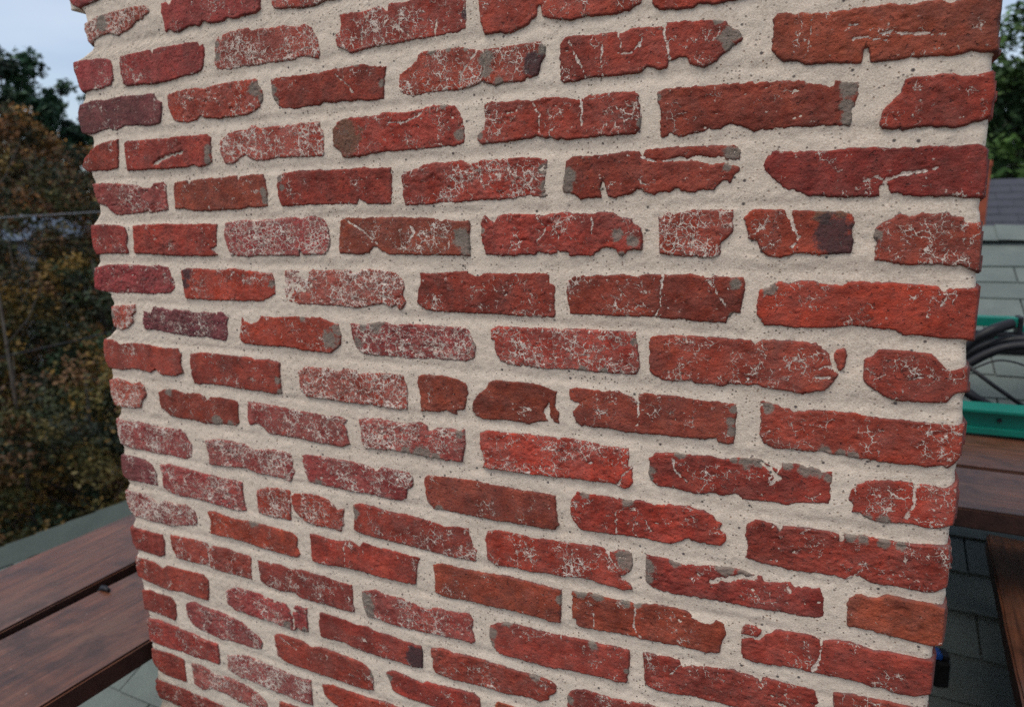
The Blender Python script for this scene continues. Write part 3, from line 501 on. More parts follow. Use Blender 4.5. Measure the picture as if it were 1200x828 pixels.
8a|D|.2|1117,-542.5 1119,-534 1127,-528.5 1140.5,-529 1150,-532.5 1153.5,-538 1156.5,-531 1172,-529.5 1190,-528.5 1207,-529 1213.5,-531.5 1216,-538.5 1219.5,-535.5 1219.5,-528 1232,-527 1248.5,-527.5 1264.5,-527 1284.5,-527.5 1303.5,-525 1316.5,-525 1319,-542 1318.5,-559 1318.5,-569.5 1308,-578.5 1296.5,-580.5 1280.5,-580 1264.5,-580 1248.5,-581 1237.5,-576 1231.5,-578.5 1225.5,-582.5 1214.5,-581 1197.5,-581 1180,-583.5 1166.5,-584 1157,-582.5 1143.5,-582 1134,-581.5 1124.5,-579.5 1117.5,-578.5 1120,-561.5 1117,-551.5|c3:1237,-568 1225,-581;g:1226,-529,6 1238,-531,5 1257,-531,6 1273,-531,4
8b|O|.15|899.5,-542 909,-529 931,-529.5 948,-529.5 967.5,-530.5 981,-529 991.5,-528 1007.5,-529.5 1028.5,-527 1049,-525.5 1059,-527.5 1069,-528.5 1079,-530.5 1084,-538 1091.5,-540.5 1087,-548 1094.5,-552 1096,-560 1090.5,-569 1080.5,-569.5 1065.5,-570 1050,-567.5 1040,-575 1030,-578.5 1016.5,-578.5 998,-577.5 987,-578.5 970.5,-578.5 948,-580.5 925.5,-581.5 913.5,-581 905,-573.5 899,-562.5|c1.5:986,-539 962,-546 962,-577;c1.5:998,-554 1006,-566;g:919,-530,6 976,-531,7
8c|B|.15|672.5,-550.5 680,-541 701.5,-540 723,-539 750.5,-537 777,-537.5 783.5,-538 828.5,-540 853.5,-539 879.5,-539.5 879.5,-560 883,-580.5 877.5,-589 859.5,-589.5 834,-589.5 808.5,-590.5 782,-591.5 755.5,-591.5 734.5,-592 706.5,-590.5 688.5,-592 676.5,-579 675.5,-563|g:699,-590,6
8d|P|.6|445,-542.5 463,-539.5 493,-539.5 518,-539.5 542.5,-539.5 566.5,-541 584,-543.5 589.5,-548 602,-539.5 624.5,-541 647,-543 654.5,-546.5 655.5,-563 646.5,-569 644,-583 633,-589.5 602.5,-590 579,-588.5 555,-589 530.5,-589.5 513.5,-588.5 497,-588.5 471,-588.5 456,-587 449,-570.5|g:476,-588,9
8e|P|.85|230,-546.5 262,-538.5 292,-538.5 321,-540 344,-547 377.5,-541.5 400.5,-541 423,-543.5 428.5,-555.5 425,-566.5 431,-573 417.5,-593 400,-589.5 372,-589 344,-589 320.5,-583.5 290.5,-586 255,-588 234.5,-588.5 235,-567|
8f|P|.75|-2,-532 32.5,-534.5 68.5,-531.5 102,-534.5 135.5,-534.5 169,-532.5 181.5,-539 187.5,-550 196,-558.5 190.5,-583 173.5,-589 138.5,-586 104.5,-588 70,-586 34.5,-587.5 2.5,-581.5 -2.5,-561|
9a|B|.05|1226.5,-612 1229,-603.5 1237,-596 1247.5,-597 1257.5,-596 1265.5,-591 1277.5,-591 1291.5,-591.5 1307,-591 1319.5,-592.5 1320,-608.5 1320.5,-637 1311,-640 1297.5,-640 1281.5,-639 1265,-638 1248,-637 1229,-638.5|
9b|D|.2|999.5,-597 1008,-598.5 1025,-597 1038.5,-600.5 1054,-600 1074,-597 1094,-594.5 1113,-594 1125,-597 1137,-597 1141,-604 1149,-601 1158,-600.5 1167,-597 1172,-602.5 1187.5,-599 1200.5,-597 1204.5,-609.5 1206,-631.5 1200.5,-635.5 1187.5,-637.5 1174,-638 1160,-637.5 1141.5,-639.5 1122.5,-640 1103,-640.5 1083,-641.5 1063,-642 1042,-644 1023.5,-644 1009,-641.5 1000.5,-635|c5:1080,-617 1099,-610 1116,-602 1128,-602;c3:1165,-600 1168,-610;g:1004,-614,8 1003,-631,6 1096,-596,8 1118,-598,7 1036,-600,6
9c|O|.35|772,-620.5 775,-610 788.5,-605 808,-604 831,-604 846.5,-606 871.5,-602.5 896,-602 919.5,-600.5 942.5,-599 950,-603.5 957,-603.5 965.5,-598 984,-599 984.5,-613.5 982.5,-624 974,-632.5 967,-635 974.5,-640.5 982.5,-644.5 984,-650.5 971.5,-654 954.5,-652.5 937,-652 928.5,-649.5 913.5,-650 889.5,-654 865,-654.5 839.5,-657 817,-656.5 800.5,-658 790.5,-660 774,-652|c1.5:821,-628 822,-651;c1.5:902,-611 902,-642;c2.5:948,-599 951,-610 963,-625;g:977,-611,13 979,-601,7
9d|D|.4|542,-610.5 553.5,-606.5 577.5,-606 609,-609 639.5,-609 669.5,-610 698.5,-613 705.5,-615 727,-611 746,-611 749,-625 754,-637 760,-642 757,-660.5 732,-661 710.5,-662 681.5,-660 652,-660 629,-658.5 598,-658 574,-657 554,-656 540,-651.5 543.5,-629.5|g:546,-622,8
9e|O|.6|340.5,-618.5 365,-609.5 398,-606.5 416,-607 417.5,-615 425,-610 447.5,-606.5 474,-606 491,-608.5 503,-615.5 510.5,-624.5 523.5,-620.5 521.5,-647.5 514,-660.5 499.5,-659 482,-658.5 464.5,-660 447,-658 430,-650 419.5,-640.5 416,-630 410.5,-661 387.5,-661 364,-661.5 340,-660 338.5,-653 338,-635.5|c2:418,-611 415,-641
9f|P|.6|104,-607 130,-602 163,-604.5 184.5,-605.5 221,-608 252,-609 282.5,-608.5 309.5,-610 309,-633 311.5,-661.5 290,-665 265,-663.5 239.5,-662 213.5,-660.5 176,-659 148,-661.5 121,-657.5 107.5,-651.5 108.5,-628.5|
9g|V|.4|-1.5,-603 26,-601.5 61,-602.5 83,-610 92.5,-623 93.5,-649.5 70,-651 40.5,-651.5 10,-652 -4,-645.5 -4,-624.5|
10a|D|.1|1117,-672.5 1121,-663 1133,-663 1141,-666 1140.5,-671.5 1147.5,-668.5 1156.5,-661 1170.5,-659.5 1184,-658.5 1195.5,-658.5 1202.5,-663 1204.5,-669.5 1207,-662 1217.5,-657.5 1230.5,-655.5 1232.5,-655 1245.5,-658 1258,-659.5 1272.5,-657 1287,-658 1299,-657.5 1314.5,-656 1315,-675.5 1315,-696.5 1300.5,-703.5 1286.5,-705.5 1277.5,-705.5 1271,-703 1257.5,-705 1244.5,-702.5 1227,-703.5 1211.5,-704 1198,-705 1196,-705.5 1177.5,-705.5 1164,-707 1149.5,-708.5 1133,-710 1120.5,-708.5 1117.5,-702 1118,-689|c4:1117,-681 1139,-678 1143,-671;c2.5:1204,-668 1204,-685 1198,-703
10b|B|.15|901.5,-671 916.5,-669 937.5,-667.5 954.5,-669.5 974.5,-667.5 988.5,-668.5 1010.5,-663.5 1032,-662.5 1053,-662.5 1053,-664.5 1064,-670.5 1071.5,-673 1080.5,-673.5 1089,-665.5 1099,-668.5 1101,-682.5 1096.5,-692 1094.5,-710 1078,-713 1060,-714 1039,-714 1017,-715.5 995,-717 989.5,-715 967,-716.5 949.5,-718.5 931.5,-720 913.5,-721.5 907.5,-718.5 907.5,-710.5 901,-712|c2.5:989,-670 986,-698 995,-714;c1.5:932,-696 933,-715;g:914,-670,7 937,-669,8 975,-669,6 991,-668,5
10c|B|.05|682.5,-679.5 699.5,-674.5 717.5,-675 745.5,-674.5 780,-673.5 807,-670.5 833,-671.5 858.5,-672 887,-673 886.5,-695 885.5,-722.5 870.5,-724.5 851.5,-723 832,-723 805.5,-723 771.5,-725 737,-725 708,-728.5 689.5,-726 684,-724 686.5,-703|g:885,-686,6
10d|D|.2|450,-675.5 472,-675 493.5,-678 515,-675.5 532,-671.5 548,-678 557,-669 581,-671.5 613,-672 636,-672.5 662.5,-673.5 656,-692.5 652.5,-719 633,-722 609.5,-722 577.5,-722 545,-720 515.5,-721 485,-724 452,-723.5 450.5,-703|c1.8:521,-678 518,-719
10e|R|.25|217,-678 237.5,-675.5 263,-680 293,-680 323.5,-676 352.5,-679 380.5,-679.5 413,-681 423.5,-688.5 420,-704 426.5,-718 417.5,-725.5 385,-724.5 356.5,-724.5 327.5,-722.5 298,-720.5 268,-718.5 236.5,-720.5 218,-720 223.5,-695|g:326,-678,10
10f|P|.9|-3,-673.5 24.5,-673 54.5,-672.5 71,-678 87.5,-686 106,-676.5 134.5,-678 162.5,-675.5 183,-684 189,-697 184,-712.5 150,-718.5 115,-726.5 80.5,-725.5 45,-725.5 15,-724.5 1.5,-713.5 -3.5,-693|
11a|D|.2|1220.5,-723.5 1232.5,-721 1245.5,-719.5 1258.5,-719.5 1275,-717 1291.5,-717 1312.5,-716.5 1314.5,-762.5 1225.5,-777.5 1222,-748|
11b|D|.25|998,-734 1017.5,-734 1034,-731.5 1046,-732.5 1050,-740.5 1060.5,-734.5 1073.5,-733 1091.5,-730 1109,-727.5 1126.5,-729.5 1138.5,-730.5 1142.5,-735 1144.5,-727 1160,-726.5 1179,-726.5 1202,-726.5 1206,-736.5 1208,-768 1167,-771.5 1118.5,-777.5 1088,-778.5 1062,-779 1035,-783 1013,-784 1002,-779.5 1000,-755|c2.5:1049,-738 1035,-757
11c|D|.2|776,-756 785,-749.5 805.5,-742 825,-741.5 851,-742.5 883,-741 914,-739 943.5,-738.5 970,-736 982,-737.5 981.5,-760.5 978.5,-786.5 962,-788.5 944,-787.5 920,-790 901.5,-790.5 882.5,-793 863.5,-795.5 837.5,-796 814,-796 790.5,-796 778.5,-786 774,-770|g:779,-765,8 777,-783,6 805,-743,7 932,-743,6 979,-768,4
11d|P|.55|548.5,-754 576,-745 592,-749.5 616,-747 639,-750.5 658,-754.5 669.5,-755.5 685,-748 707,-748 725,-746.5 743,-744 750,-752.5 746,-767 752.5,-786 745,-793.5 727,-791.5 705,-793.5 683,-794.5 652,-797.5 628.5,-798 605,-799 581,-796 556,-796.5 549,-778|g:558,-768,13 559,-787,9
11e|D|.3|327,-748 354,-748.5 373.5,-745 401,-749.5 425,-744.5 452,-746 474.5,-745 500,-748.5 530,-748.5 530.5,-771.5 531.5,-796.5 504.5,-798.5 478.5,-797 442.5,-798.5 415,-797 406,-791.5 377.5,-796 353.5,-794 343.5,-794 329.5,-787.5 327,-768|
11f|D|.35|109.5,-743 146.5,-742 180,-739.5 207,-740.5 212,-749.5 217.5,-742.5 254.5,-741 285,-743 313,-743 311.5,-767.5 310.5,-789.5 279,-788.5 248,-789.5 221.5,-789 200.5,-785 162,-787 122.5,-787 111,-768|c2:210,-748 207,-786
11g|D|.1|-0.5,-746.5 29,-748 65,-747.5 88.5,-747 93,-761.5 88.5,-788 74.5,-795.5 39,-794 8.5,-793.5 -1.5,-780|
12a|D|.2|893.5,-831 901.5,-818.5 920,-813 938,-813.5 962,-814 985.5,-811.5 1008,-807.5 1038.5,-808.5 1040,-858 895,-872.5|g:898,-835,6
12b|D|.3|674,-818.5 693,-813 711.5,-816.5 741,-813.5 769,-812.5 776,-814 800.5,-814 824,-815.5 847,-813.5 870,-815 879.5,-820.5 877.5,-832.5 868,-839 868,-846 853,-854 840,-853 816.5,-855.5 799.5,-859 782,-857.5 761,-859 732,-860.5 702.5,-862.5 679.5,-860 674.5,-852.5 677,-835.5 672.5,-835|g:847,-814,7
12c|D|.25|457,-814 477,-813 503.5,-814 529,-815 559,-814.5 571,-819 595.5,-818 627.5,-820.5 658,-821 658.5,-841 657,-858 641,-862.5 625,-861.5 609,-860.5 584.5,-862 551,-862 521.5,-861 504.5,-856 477.5,-859.5 455,-859.5 453.5,-836.5|k:646,-844,17 643,-831,7
12d|P|.5|240.5,-826.5 266,-812 297,-811 327,-812 356,-815 384.5,-816 395,-829.5 404,-813.5 431,-814.5 429.5,-838.5 430,-858.5 418,-859.5 407,-854.5 399,-862.5 370,-862 351,-859 321,-860.5 290.5,-860 259.5,-859.5 242.5,-851|c5:396,-823 399,-858;g:385,-854,8 423,-856,6
12e|D|.2|-1,-810.5 30,-808.5 60,-811 76.5,-818.5 90,-809 124.5,-808 159,-807 187,-805 200.5,-814.5 198.5,-838.5 193,-856.5 162.5,-857.5 128.5,-855 93,-861 57.5,-858 27.5,-856 1,-851|
13a|R|.1|585,-886.5 600,-878.5 624,-880.5 655.5,-884 663.5,-878 686.5,-878 716.5,-876 746,-874 756.5,-879.5 757.5,-915.5 681,-920.5 645.5,-921 621.5,-921 597.5,-917 592.5,-901.5|g:591,-894,6
13b|D|.25|349,-884 363.5,-878 388,-877.5 416,-878 434,-885 453.5,-878 480,-880 515.5,-880 541,-882 555.5,-889.5 561.5,-907 558.5,-928 537.5,-932 511.5,-932 476,-931 439,-932 401.5,-931 372.5,-931 353.5,-924|c1.5:358,-882 400,-899;g:560,-900,5
13c|P|.55|129.5,-878.5 149,-869.5 182.5,-872 215,-872.5 247,-875 272.5,-879 292,-888.5 311.5,-896 321.5,-908 316.5,-922 287.5,-926 251,-925.5 218,-930 191,-926.5 163.5,-925 141.5,-919.5 130,-903|
13d|D|.15|6.5,-879 31,-873.5 61,-875 90.5,-875 100.5,-885.5 101.5,-910 94.5,-923 65,-921.5 35,-920 7,-920|
14a|R|.1|449,-949.5 474.5,-943.5 510.5,-944.5 545,-945 575,-941.5 616.5,-943 618,-983.5 502.5,-989 476,-981.5 454,-968|
14b|P|.85|226,-958 253.5,-948.5 285.5,-943.5 321,-948 356,-948.5 389.5,-953 425.5,-950.5 426,-973 426,-998 399.5,-1000 365.5,-998 325,-998 284,-995.5 252.5,-996.5 223.5,-989.5|
14c|D|.25|11.5,-939.5 44.5,-933.5 80.5,-935.5 110,-937 144.5,-939 172,-942.5 205.5,-942 206.5,-966 204,-984.5 171.5,-985 137,-988 102,-986.5 65.5,-990 35,-989 10.5,-989|
15a|D|.3|346,-1015 368.5,-1014 393,-1012.5 441,-1011.5 527.5,-1011 526.5,-1052 446.5,-1053.5 344,-1056.5|
15b|P|.85|125.5,-1005 146.5,-999 169,-1003.5 190.5,-1010.5 213,-1006 245.5,-1007.5 277,-1011 302.5,-1018 316.5,-1029 318.5,-1054.5 245.5,-1049.5 213.5,-1044 180,-1043 150,-1055 127.5,-1048|
15c|D|.15|10.5,-1005.5 39,-1002 82,-999 105.5,-1001.5 107.5,-1026.5 106.5,-1052 85.5,-1051.5 49,-1053 25,-1048.5 12,-1033.5|
16a|D|.3|11,-1074 40,-1070 83,-1069 130,-1070.5 187.5,-1070.5 218,-1073.5 215.5,-1111.5 99.5,-1115.5 51.5,-1112 20,-1112.5 11.5,-1098|"""
LEFT_EDGE = "13,-1135.5 16.5,-1116 12.5,-1102.5 11,-1074 15,-1063.5 16.5,-1044 10.5,-1005.5 8.5,-999 11.5,-989.5 10,-940 13.5,-930 9,-919.5 6.5,-879 4.5,-866 1,-851 -2,-809 4.5,-801 2.5,-792.5 0,-744.5 7,-734.5 8,-721 2.5,-709 -2.5,-671 4,-659.5 -0.5,-651.5 -1,-602 2.5,-590 0,-577.5 -2,-532 5,-523 10.5,-510.5 3,-507 -6.5,-459 -4,-451 -2.5,-438 -9.5,-382.5 3.5,-378 25.5,-363 23.5,-352.5 24.5,-319.5 27.5,-319.5 22,-302.5 28,-300.5 11.5,-296.5 -11.5,-292 -5,-252.5 3.5,-242.5 4.5,-231 1,-178 14.5,-168 22.5,-157.5 23,-141 19.5,-109 16,-101 14,-96.5 14,-88.5 11,-88.5 26.5,-52 30,-40 26.5,-31 7.5,-24.5 13.5,22.5 20.5,30 24.5,40 10,90.5 28,93.5 53.5,102.5 62,109.5 51.5,145 49.5,161.5 43.5,169.5"
RIGHT_EDGE = "1315.5,-711.5 1315,-696.5 1315,-675.5 1314.5,-652.5 1314,-640 1320.5,-626 1319.5,-592.5 1320.5,-579 1319,-571 1318,-553 1317.5,-523.5 1317,-509.5 1318,-502 1319,-490 1317.5,-456 1316.5,-444.5 1317,-438 1317.5,-426.5 1317.5,-395.5 1318,-391 1316,-367 1317.5,-360.5 1316,-341 1315,-326 1314,-309.5 1318,-308.5 1317,-261.5 1316.5,-256.5 1316,-248 1316,-242 1315,-211 1314,-193 1312,-181.5 1313,-172.5 1311.5,-129.5 1311.5,-127.5 1312.5,-110.5 1312,-100 1313,-81 1310,-60.5 1310,-46 1312.5,-44.5 1309.5,-1"

# ------------------------------------------------------------------ the brick chimney
COURSE = 69.5                                     # mm from course to course
WIDE = 1315.0                                     # mm, front face
DEEP = 0.78                                       # m, front to back
CH = (0.6575, 0.39, -1.9)                         # foot of the chimney
chimney = empty("brick_chimney", CH)
tag(chimney, "broad red brick chimney with pale sandy mortar filling most of the view", "chimney")

def pts_of(s):
    return np.array([[float(a) for a in q.split(',')] for q in s.split()])

def poly_sdf(px, py, poly):
    """signed distance, positive inside"""
    d2 = np.full(px.shape, 1e9)
    inside = np.zeros(px.shape, bool)
    n = len(poly)
    for i in range(n):
        ax, ay = poly[i]
        bx, by = poly[(i + 1) % n]
        ex, ey = bx - ax, by - ay
        wx, wy = px - ax, py - ay
        t = np.clip((wx * ex + wy * ey) / (ex * ex + ey * ey + 1e-9), 0, 1)
        d2 = np.minimum(d2, (wx - ex * t) ** 2 + (wy - ey * t) ** 2)
        cond = (ay > py) != (by > py)
        xi = ax + (py - ay) / (by - ay + 1e-12) * ex
        inside ^= cond & (px < xi)
    d = np.sqrt(d2)
    return np.where(inside, d, -d)

def line_dist(px, py, line):
    d2 = np.full(px.shape, 1e9)
    for i in range(len(line) - 1):
        ax, ay = line[i]
        ex, ey = line[i + 1] - line[i]
        t = np.clip(((px - ax) * ex + (py - ay) * ey) / (ex * ex + ey * ey + 1e-9), 0, 1)
        d2 = np.minimum(d2, (px - ax - ex * t) ** 2 + (py - ay - ey * t) ** 2)
    return np.sqrt(d2)

CLASS = {'O': (168, 61, 41), 'R': (162, 62, 43), 'D': (149, 57, 43), 'P': (152, 61, 55), 'V': (118, 59, 58), 'B': (148, 66, 45)}

def brick_colour(cls, res, seed):
    r = random.Random(seed)
    c = srgb(*CLASS[cls])
    f = r.uniform(0.88, 1.14)
    return (c[0] * f * r.uniform(0.95, 1.05), c[1] * f * r.uniform(0.9, 1.1), c[2] * f * r.uniform(0.9, 1.1), res)

def relief_brick(poly, marks, seed, proud, step=1.55, rough=1.0):
    """front face as a relief rising out of the joint, with returns running back into the wall; mm in, metres out"""
    u0, v0 = poly.min(0) - 7
    u1, v1 = poly.max(0) + 7
    nu, nv = int((u1 - u0) / step) + 2, int((v1 - v0) / step) + 2
    U, V = np.meshgrid(u0 + np.arange(nu) * step, v0 + np.arange(nv) * step)
    d = poly_sdf(U, V, poly)
    calm = np.clip((U - 22) / 25, 0.12, 1) * np.clip((WIDE - 22 - U) / 25, 0.12, 1)
    d = d + calm * 0.9 * fbm(U / 7.0, V / 7.0, seed, 3) + calm * 1.15 * fbm(U / 2.9, V / 2.9, seed + 91, 2) * (0.4 + 1.2 * vnoise(U / 25, V / 25, seed + 92))
    t = np.clip((d + 1.9) / 3.6, 0, 1)
    prof = 1 - (1 - t) ** 2.2
    tilt_u, tilt_v = (hash2(np.array([seed]), np.array([3]), 5)[0] - .5), (hash2(np.array([seed]), np.array([4]), 6)[0] - .5)
    cu, cv = poly.mean(0)
    face = proud + tilt_u * 1.6 * (U - cu) / 100 + tilt_v * 1.6 * (V - cv) / 30
    rr = rough * (0.7 + 0.9 * hash2(np.array([seed]), np.array([9]), 2)[0])
    face = face + rr * (0.9 * fbm(U / 30, V / 14, seed + 7, 3, 0.5) + 0.85 * fbm(U / 5.5, V / 3.6, seed + 23, 3, 0.65))
    # chips and scaled-off hollows
    face = face - rr * 1.2 * np.clip(fbm(U / 13, V / 7, seed + 51, 4, 0.65) - 0.30, 0, 1) * 4
    grey = np.zeros_like(U); brown = np.zeros_like(U); black = np.zeros_like(U); crack = np.zeros_like(U)
    for m in marks:
        if not m:
            continue
        head, s = m.split(':')
        if head[0] == 'c':
            w = float(head[1:])
            q = line_dist(U + 3.2 * fbm(U / 7, V / 7, seed + 5, 4, 0.65), V + 3.2 * fbm(U / 7, V / 7, seed + 6, 4, 0.65), pts_of(s))
            w = w * (0.35 + 1.1 * vnoise(U / 7, V / 7, seed + 8))
            face = face - (5.5 if float(head[1:]) > 3.2 else 1.3) * np.exp(-(q / (0.6 * w)) ** 2)
            crack = np.maximum(crack, np.exp(-(q / (0.55 * w + 0.25)) ** 2))
        else:
            tgt = {'g': grey, 'b': brown, 'k': black}[head[0]]
            for x, y, r in pts_of(s):
                q = np.hypot(U - x, V - y)
                tgt[:] = np.maximum(tgt, np.clip(1.0 - (q - 0.55 * r) / (1.1 * r + 1.5), 0, 1) * 0.85)
                if head[0] == 'g':
                    face = face - 0.3 * np.exp(-(q / r) ** 2)
    h = -13 + (face + 13) * prof
    keep = d > -3.6
    cell = keep[:-1, :-1] & keep[1:, :-1] & keep[:-1, 1:] & keep[1:, 1:]
    idx = np.arange(nu * nv).reshape(nv, nu)
    q = np.stack([idx[:-1, :-1], idx[:-1, 1:], idx[1:, 1:], idx[1:, :-1]], -1)[cell]
    used = np.zeros(nu * nv, bool)
    used[q.ravel()] = True
    remap = np.cumsum(used) - 1
    q = remap[q]
    cu, cv = (u0 + u1) / 2, (v0 + v1) / 2
    verts = np.stack([(U - cu), -h, (V - cv)], -1).reshape(-1, 3)[used] / 1000
    at = [a.ravel()[used] for a in (d, grey, brown, black, crack)]
    # returns: every border edge runs straight back to the hidden end of the brick
    e = np.concatenate([q[:, [0, 1]], q[:, [1, 2]], q[:, [2, 3]], q[:, [3, 0]]])
    key = e.min(1).astype(np.int64) * len(verts) + e.max(1)
    uq, inv, cnt = np.unique(key, return_inverse=True, return_counts=True)
    border = e[cnt[inv] == 1]
    bv = np.unique(border)
    bmap = {int(b): len(verts) + i for i, b in enumerate(bv)}
    back = verts[bv].copy()
    back[:, 1] = 0.092
    sk = np.array([[b, a, bmap[int(a)], bmap[int(b)]] for a, b in border])
    verts = np.concatenate([verts, back])
    at = [np.concatenate([a, a[bv]]) for a in at]
    q = np.concatenate([q, sk])
    me = mesh_arrays("brick", verts, q, True, {"edge": at[0], "grey": at[1], "brown": at[2], "black": at[3], "crack": at[4]})
    return me, (cu, cv)

boxes_front = {}
n_brick = 0
for line in BRICKS.strip().split('\n'):
    key, cls, res, pl, mk = line.split('|')
    poly = pts_of(pl)
    row = int(key[:-1])
    seed = (row + 5) * 31 + ord(key[-1])
    r = random.Random(seed)
    coarse = cls in 'BP'
    me, (cu, cv) = relief_brick(poly, mk.split(';'), seed, r.uniform(-0.1, 1.0), rough=r.uniform(0.5, 1.0))
    o = link_obj("brick", me, M_BRICK, chimney, (cu / 1000 - CH[0], -CH[1], cv / 1000 - CH[2]))
    o.color = brick_colour(cls, float(res), seed)
    boxes_front.setdefault(row, []).append((poly[:, 0].min(), poly[:, 0].max()))
    n_brick += 1

# the same courses carry on above, below and round the sides, with plainer bricks
def plain_brick_mesh(lu, lv, ld, seed):
    bm = bmesh.new()
    box_bm(bm, -lu / 2, lu / 2, 0, ld, -lv / 2, lv / 2, 0.004)
    r = random.Random(seed)
    for v in bm.verts:
        v.co += Vector((r.uniform(-1, 1), r.uniform(-1, 1), r.uniform(-1, 1))) * 0.0012
    me = bpy.data.meshes.new("brick")
    bm.to_mesh(me); bm.free()
    a = me.attributes.new("edge", 'FLOAT', 'POINT')
    a.data.foreach_set("value", np.full(len(me.vertices), 9.0, dtype=np.float32))
    return me

PLAIN = {}
def plain_brick(lu, parent_loc, rotz, seed):
    k = (round(lu, 3), seed % 4)
    if k not in PLAIN:
        PLAIN[k] = plain_brick_mesh(lu, 0.055, 0.092, seed)
    o = link_obj("brick", PLAIN[k], M_BRICK, chimney, parent_loc)
    o.rotation_euler = (0, 0, rotz)
    o.color = brick_colour("RDPBRD"[seed % 6], random.Random(seed).choice((0.1, 0.2, 0.3, 0.6)), seed)

for row in range(-4, 20):
    z = -COURSE * row / 1000
    if row % 2 == 0:
        spans = [(110 + 219 * i - 101, 110 + 219 * i + 101) for i in range(6)]
    else:
        spans = [(4, 102)] + [(226 + 219 * i - 101, 226 + 219 * i + 101) for i in range(5)] + [(1214, 1311)]
    for a, b in spans:
        if any(a < y - 30 and b > x + 30 for x, y in boxes_front.get(row, [])):
            continue
        plain_brick((b - a) / 1000, ((a + b) / 2000 - CH[0], -0.001 - CH[1], z - CH[2]), 0, row * 13 + int(a))
    if -3 <= row <= 16:
        # a front stretcher shows its end on the side, a front header its length
        first = 0.11 if row % 2 == 0 else 0.215
        y = first
        while y < DEEP - 0.05:
            L = min(0.202, DEEP - y)
            for side in (0, 1):
                x = WIDE / 1000 + 0.001 if side else -0.001
                plain_brick(round(L, 3), (x - CH[0], y + L / 2 - CH[1], z - CH[2]), math.pi / 2 if side else -math.pi / 2, row * 7 + int(y * 90) + side)
            y += L + 0.014

# mortar: one sandy sheet with tooled, uneven joints, returned along both sides
LE, RE = pts_of(LEFT_EDGE), pts_of(RIGHT_EDGE)
step = 2.4
vs = np.concatenate([np.arange(-1900, -1180, 24.0), np.arange(-1180, 300, step), np.arange(300, 345, 15)])
nu = int(WIDE / step)
s = np.linspace(0, 1, nu)
xl = np.interp(vs, LE[:, 1], LE[:, 0], left=9, right=14) + 1.5 + 0.8 * fbm(vs / 9, vs * 0, 3, 3)
xr = np.interp(vs, RE[:, 1], RE[:, 0], left=1315, right=1312) - 1.5 + 0.8 * fbm(vs / 9, vs * 0, 4, 3)
U = xl[:, None] + (xr - xl)[:, None] * s[None, :]
V = np.repeat(vs[:, None], nu, 1)
h = -1.7 + 1.3 * fbm(U / 60, V / 26, 300, 4, 0.5) + 0.8 * fbm(U / 6, V / 5, 301, 3, 0.65) + 0.14 * (np.random.default_rng(3).random(U.shape) - .5)
phase = (V / COURSE) % 1.0                           # 0 at brick centres, 0.5 in the bed joint
h = h - 1.1 * np.exp(-((phase - 0.5) / 0.09) ** 2) * (0.4 + 0.9 * vnoise(U / 90, V / 50, 77))
dl, dr = U - xl[:, None], xr[:, None] - U
h = h - 5 * np.exp(-dl / 2.5) - 5 * np.exp(-dr / 2.5)
nv = len(vs)
verts = np.stack([U, -h, V], -1).reshape(-1, 3) / 1000
idx = np.arange(nu * nv).reshape(nv, nu)
q = np.stack([idx[:-1, :-1], idx[:-1, 1:], idx[1:, 1:], idx[1:, :-1]], -1).reshape(-1, 4)
nb = len(verts)
def side_strip(col):
    v = verts[idx[:, col]].copy(); v[:, 1] = DEEP
    return v
lb, rb = side_strip(0), side_strip(-1)
verts = np.concatenate([verts, lb, rb])
li, ri = nb + np.arange(nv), nb + nv + np.arange(nv)
q = np.concatenate([q,
    np.stack([li[:-1], idx[:-1, 0], idx[1:, 0], li[1:]], -1),
    np.stack([idx[:-1, -1], ri[:-1], ri[1:], idx[1:, -1]], -1),
    np.stack([ri[:-1], li[:-1], li[1:], ri[1:]], -1)])
verts = verts - np.array(CH)
mortar = link_obj("mortar", mesh_arrays("mortar", verts, q, True), M_MORTAR, chimney)
bm = bmesh.new()
box_bm(bm, -0.012, WIDE / 1000 + 0.012, -0.012, DEEP + 0.012, 0.346, 0.40, 0.008)
cap = bm_obj("cap_slab", bm, M_MORTAR, chimney, (-CH[0], -CH[1], -CH[2]))

# ------------------------------------------------------------------ the roof the chimney stands on
SL = 0.5                                          # rise over run, up towards +Y
NRM = Vector((0, -SL, 1)).normalized()
UPS = Vector((0, 1, SL)).normalized()
def roof_z(y): return -1.9 + SL * y
RIDGE_Y = 3.28
house = empty("house", (1.3, 0.5, -9.0))
tag(house, "house under the chimney, its hipped roof covered with green grey asphalt shingles", "house")
HL = (1.3, 0.5, -9.0)
bm = bmesh.new()
t = 0.022
def rp(x, y, off): return Vector((x, y, roof_z(y))) + NRM * off
hip = lambda y: -2.009 + (y - 0.717) * (0.414 / 0.320)      # left hip line on the front slope
yb = -1.6
front = [(hip(yb), yb), (7.5, yb), (7.5, RIDGE_Y), (hip(RIDGE_Y), RIDGE_Y)]
a = [bm.verts.new(rp(x, y, -0.012)) for x, y in front]
bm.faces.new(a)
zr, ze = roof_z(RIDGE_Y) - 0.014, roof_z(yb) - 0.014
rear = [bm.verts.new(p) for p in ((7.5, RIDGE_Y, zr), (7.5, 2 * RIDGE_Y - yb, ze), (hip(yb), 2 * RIDGE_Y - yb, ze), (hip(RIDGE_Y), RIDGE_Y, zr))]
bm.faces.new(rear)
l3 = [bm.verts.new(p) for p in ((hip(RIDGE_Y), RIDGE_Y, zr - 0.10), (hip(yb), 2 * RIDGE_Y - yb, ze - 0.10), (hip(yb), yb, ze - 0.10))]
bm.faces.new(l3)
roof = bm_obj("roof", bm, M_ROOF, house, (-HL[0], -HL[1], -HL[2]))
bm = bmesh.new()
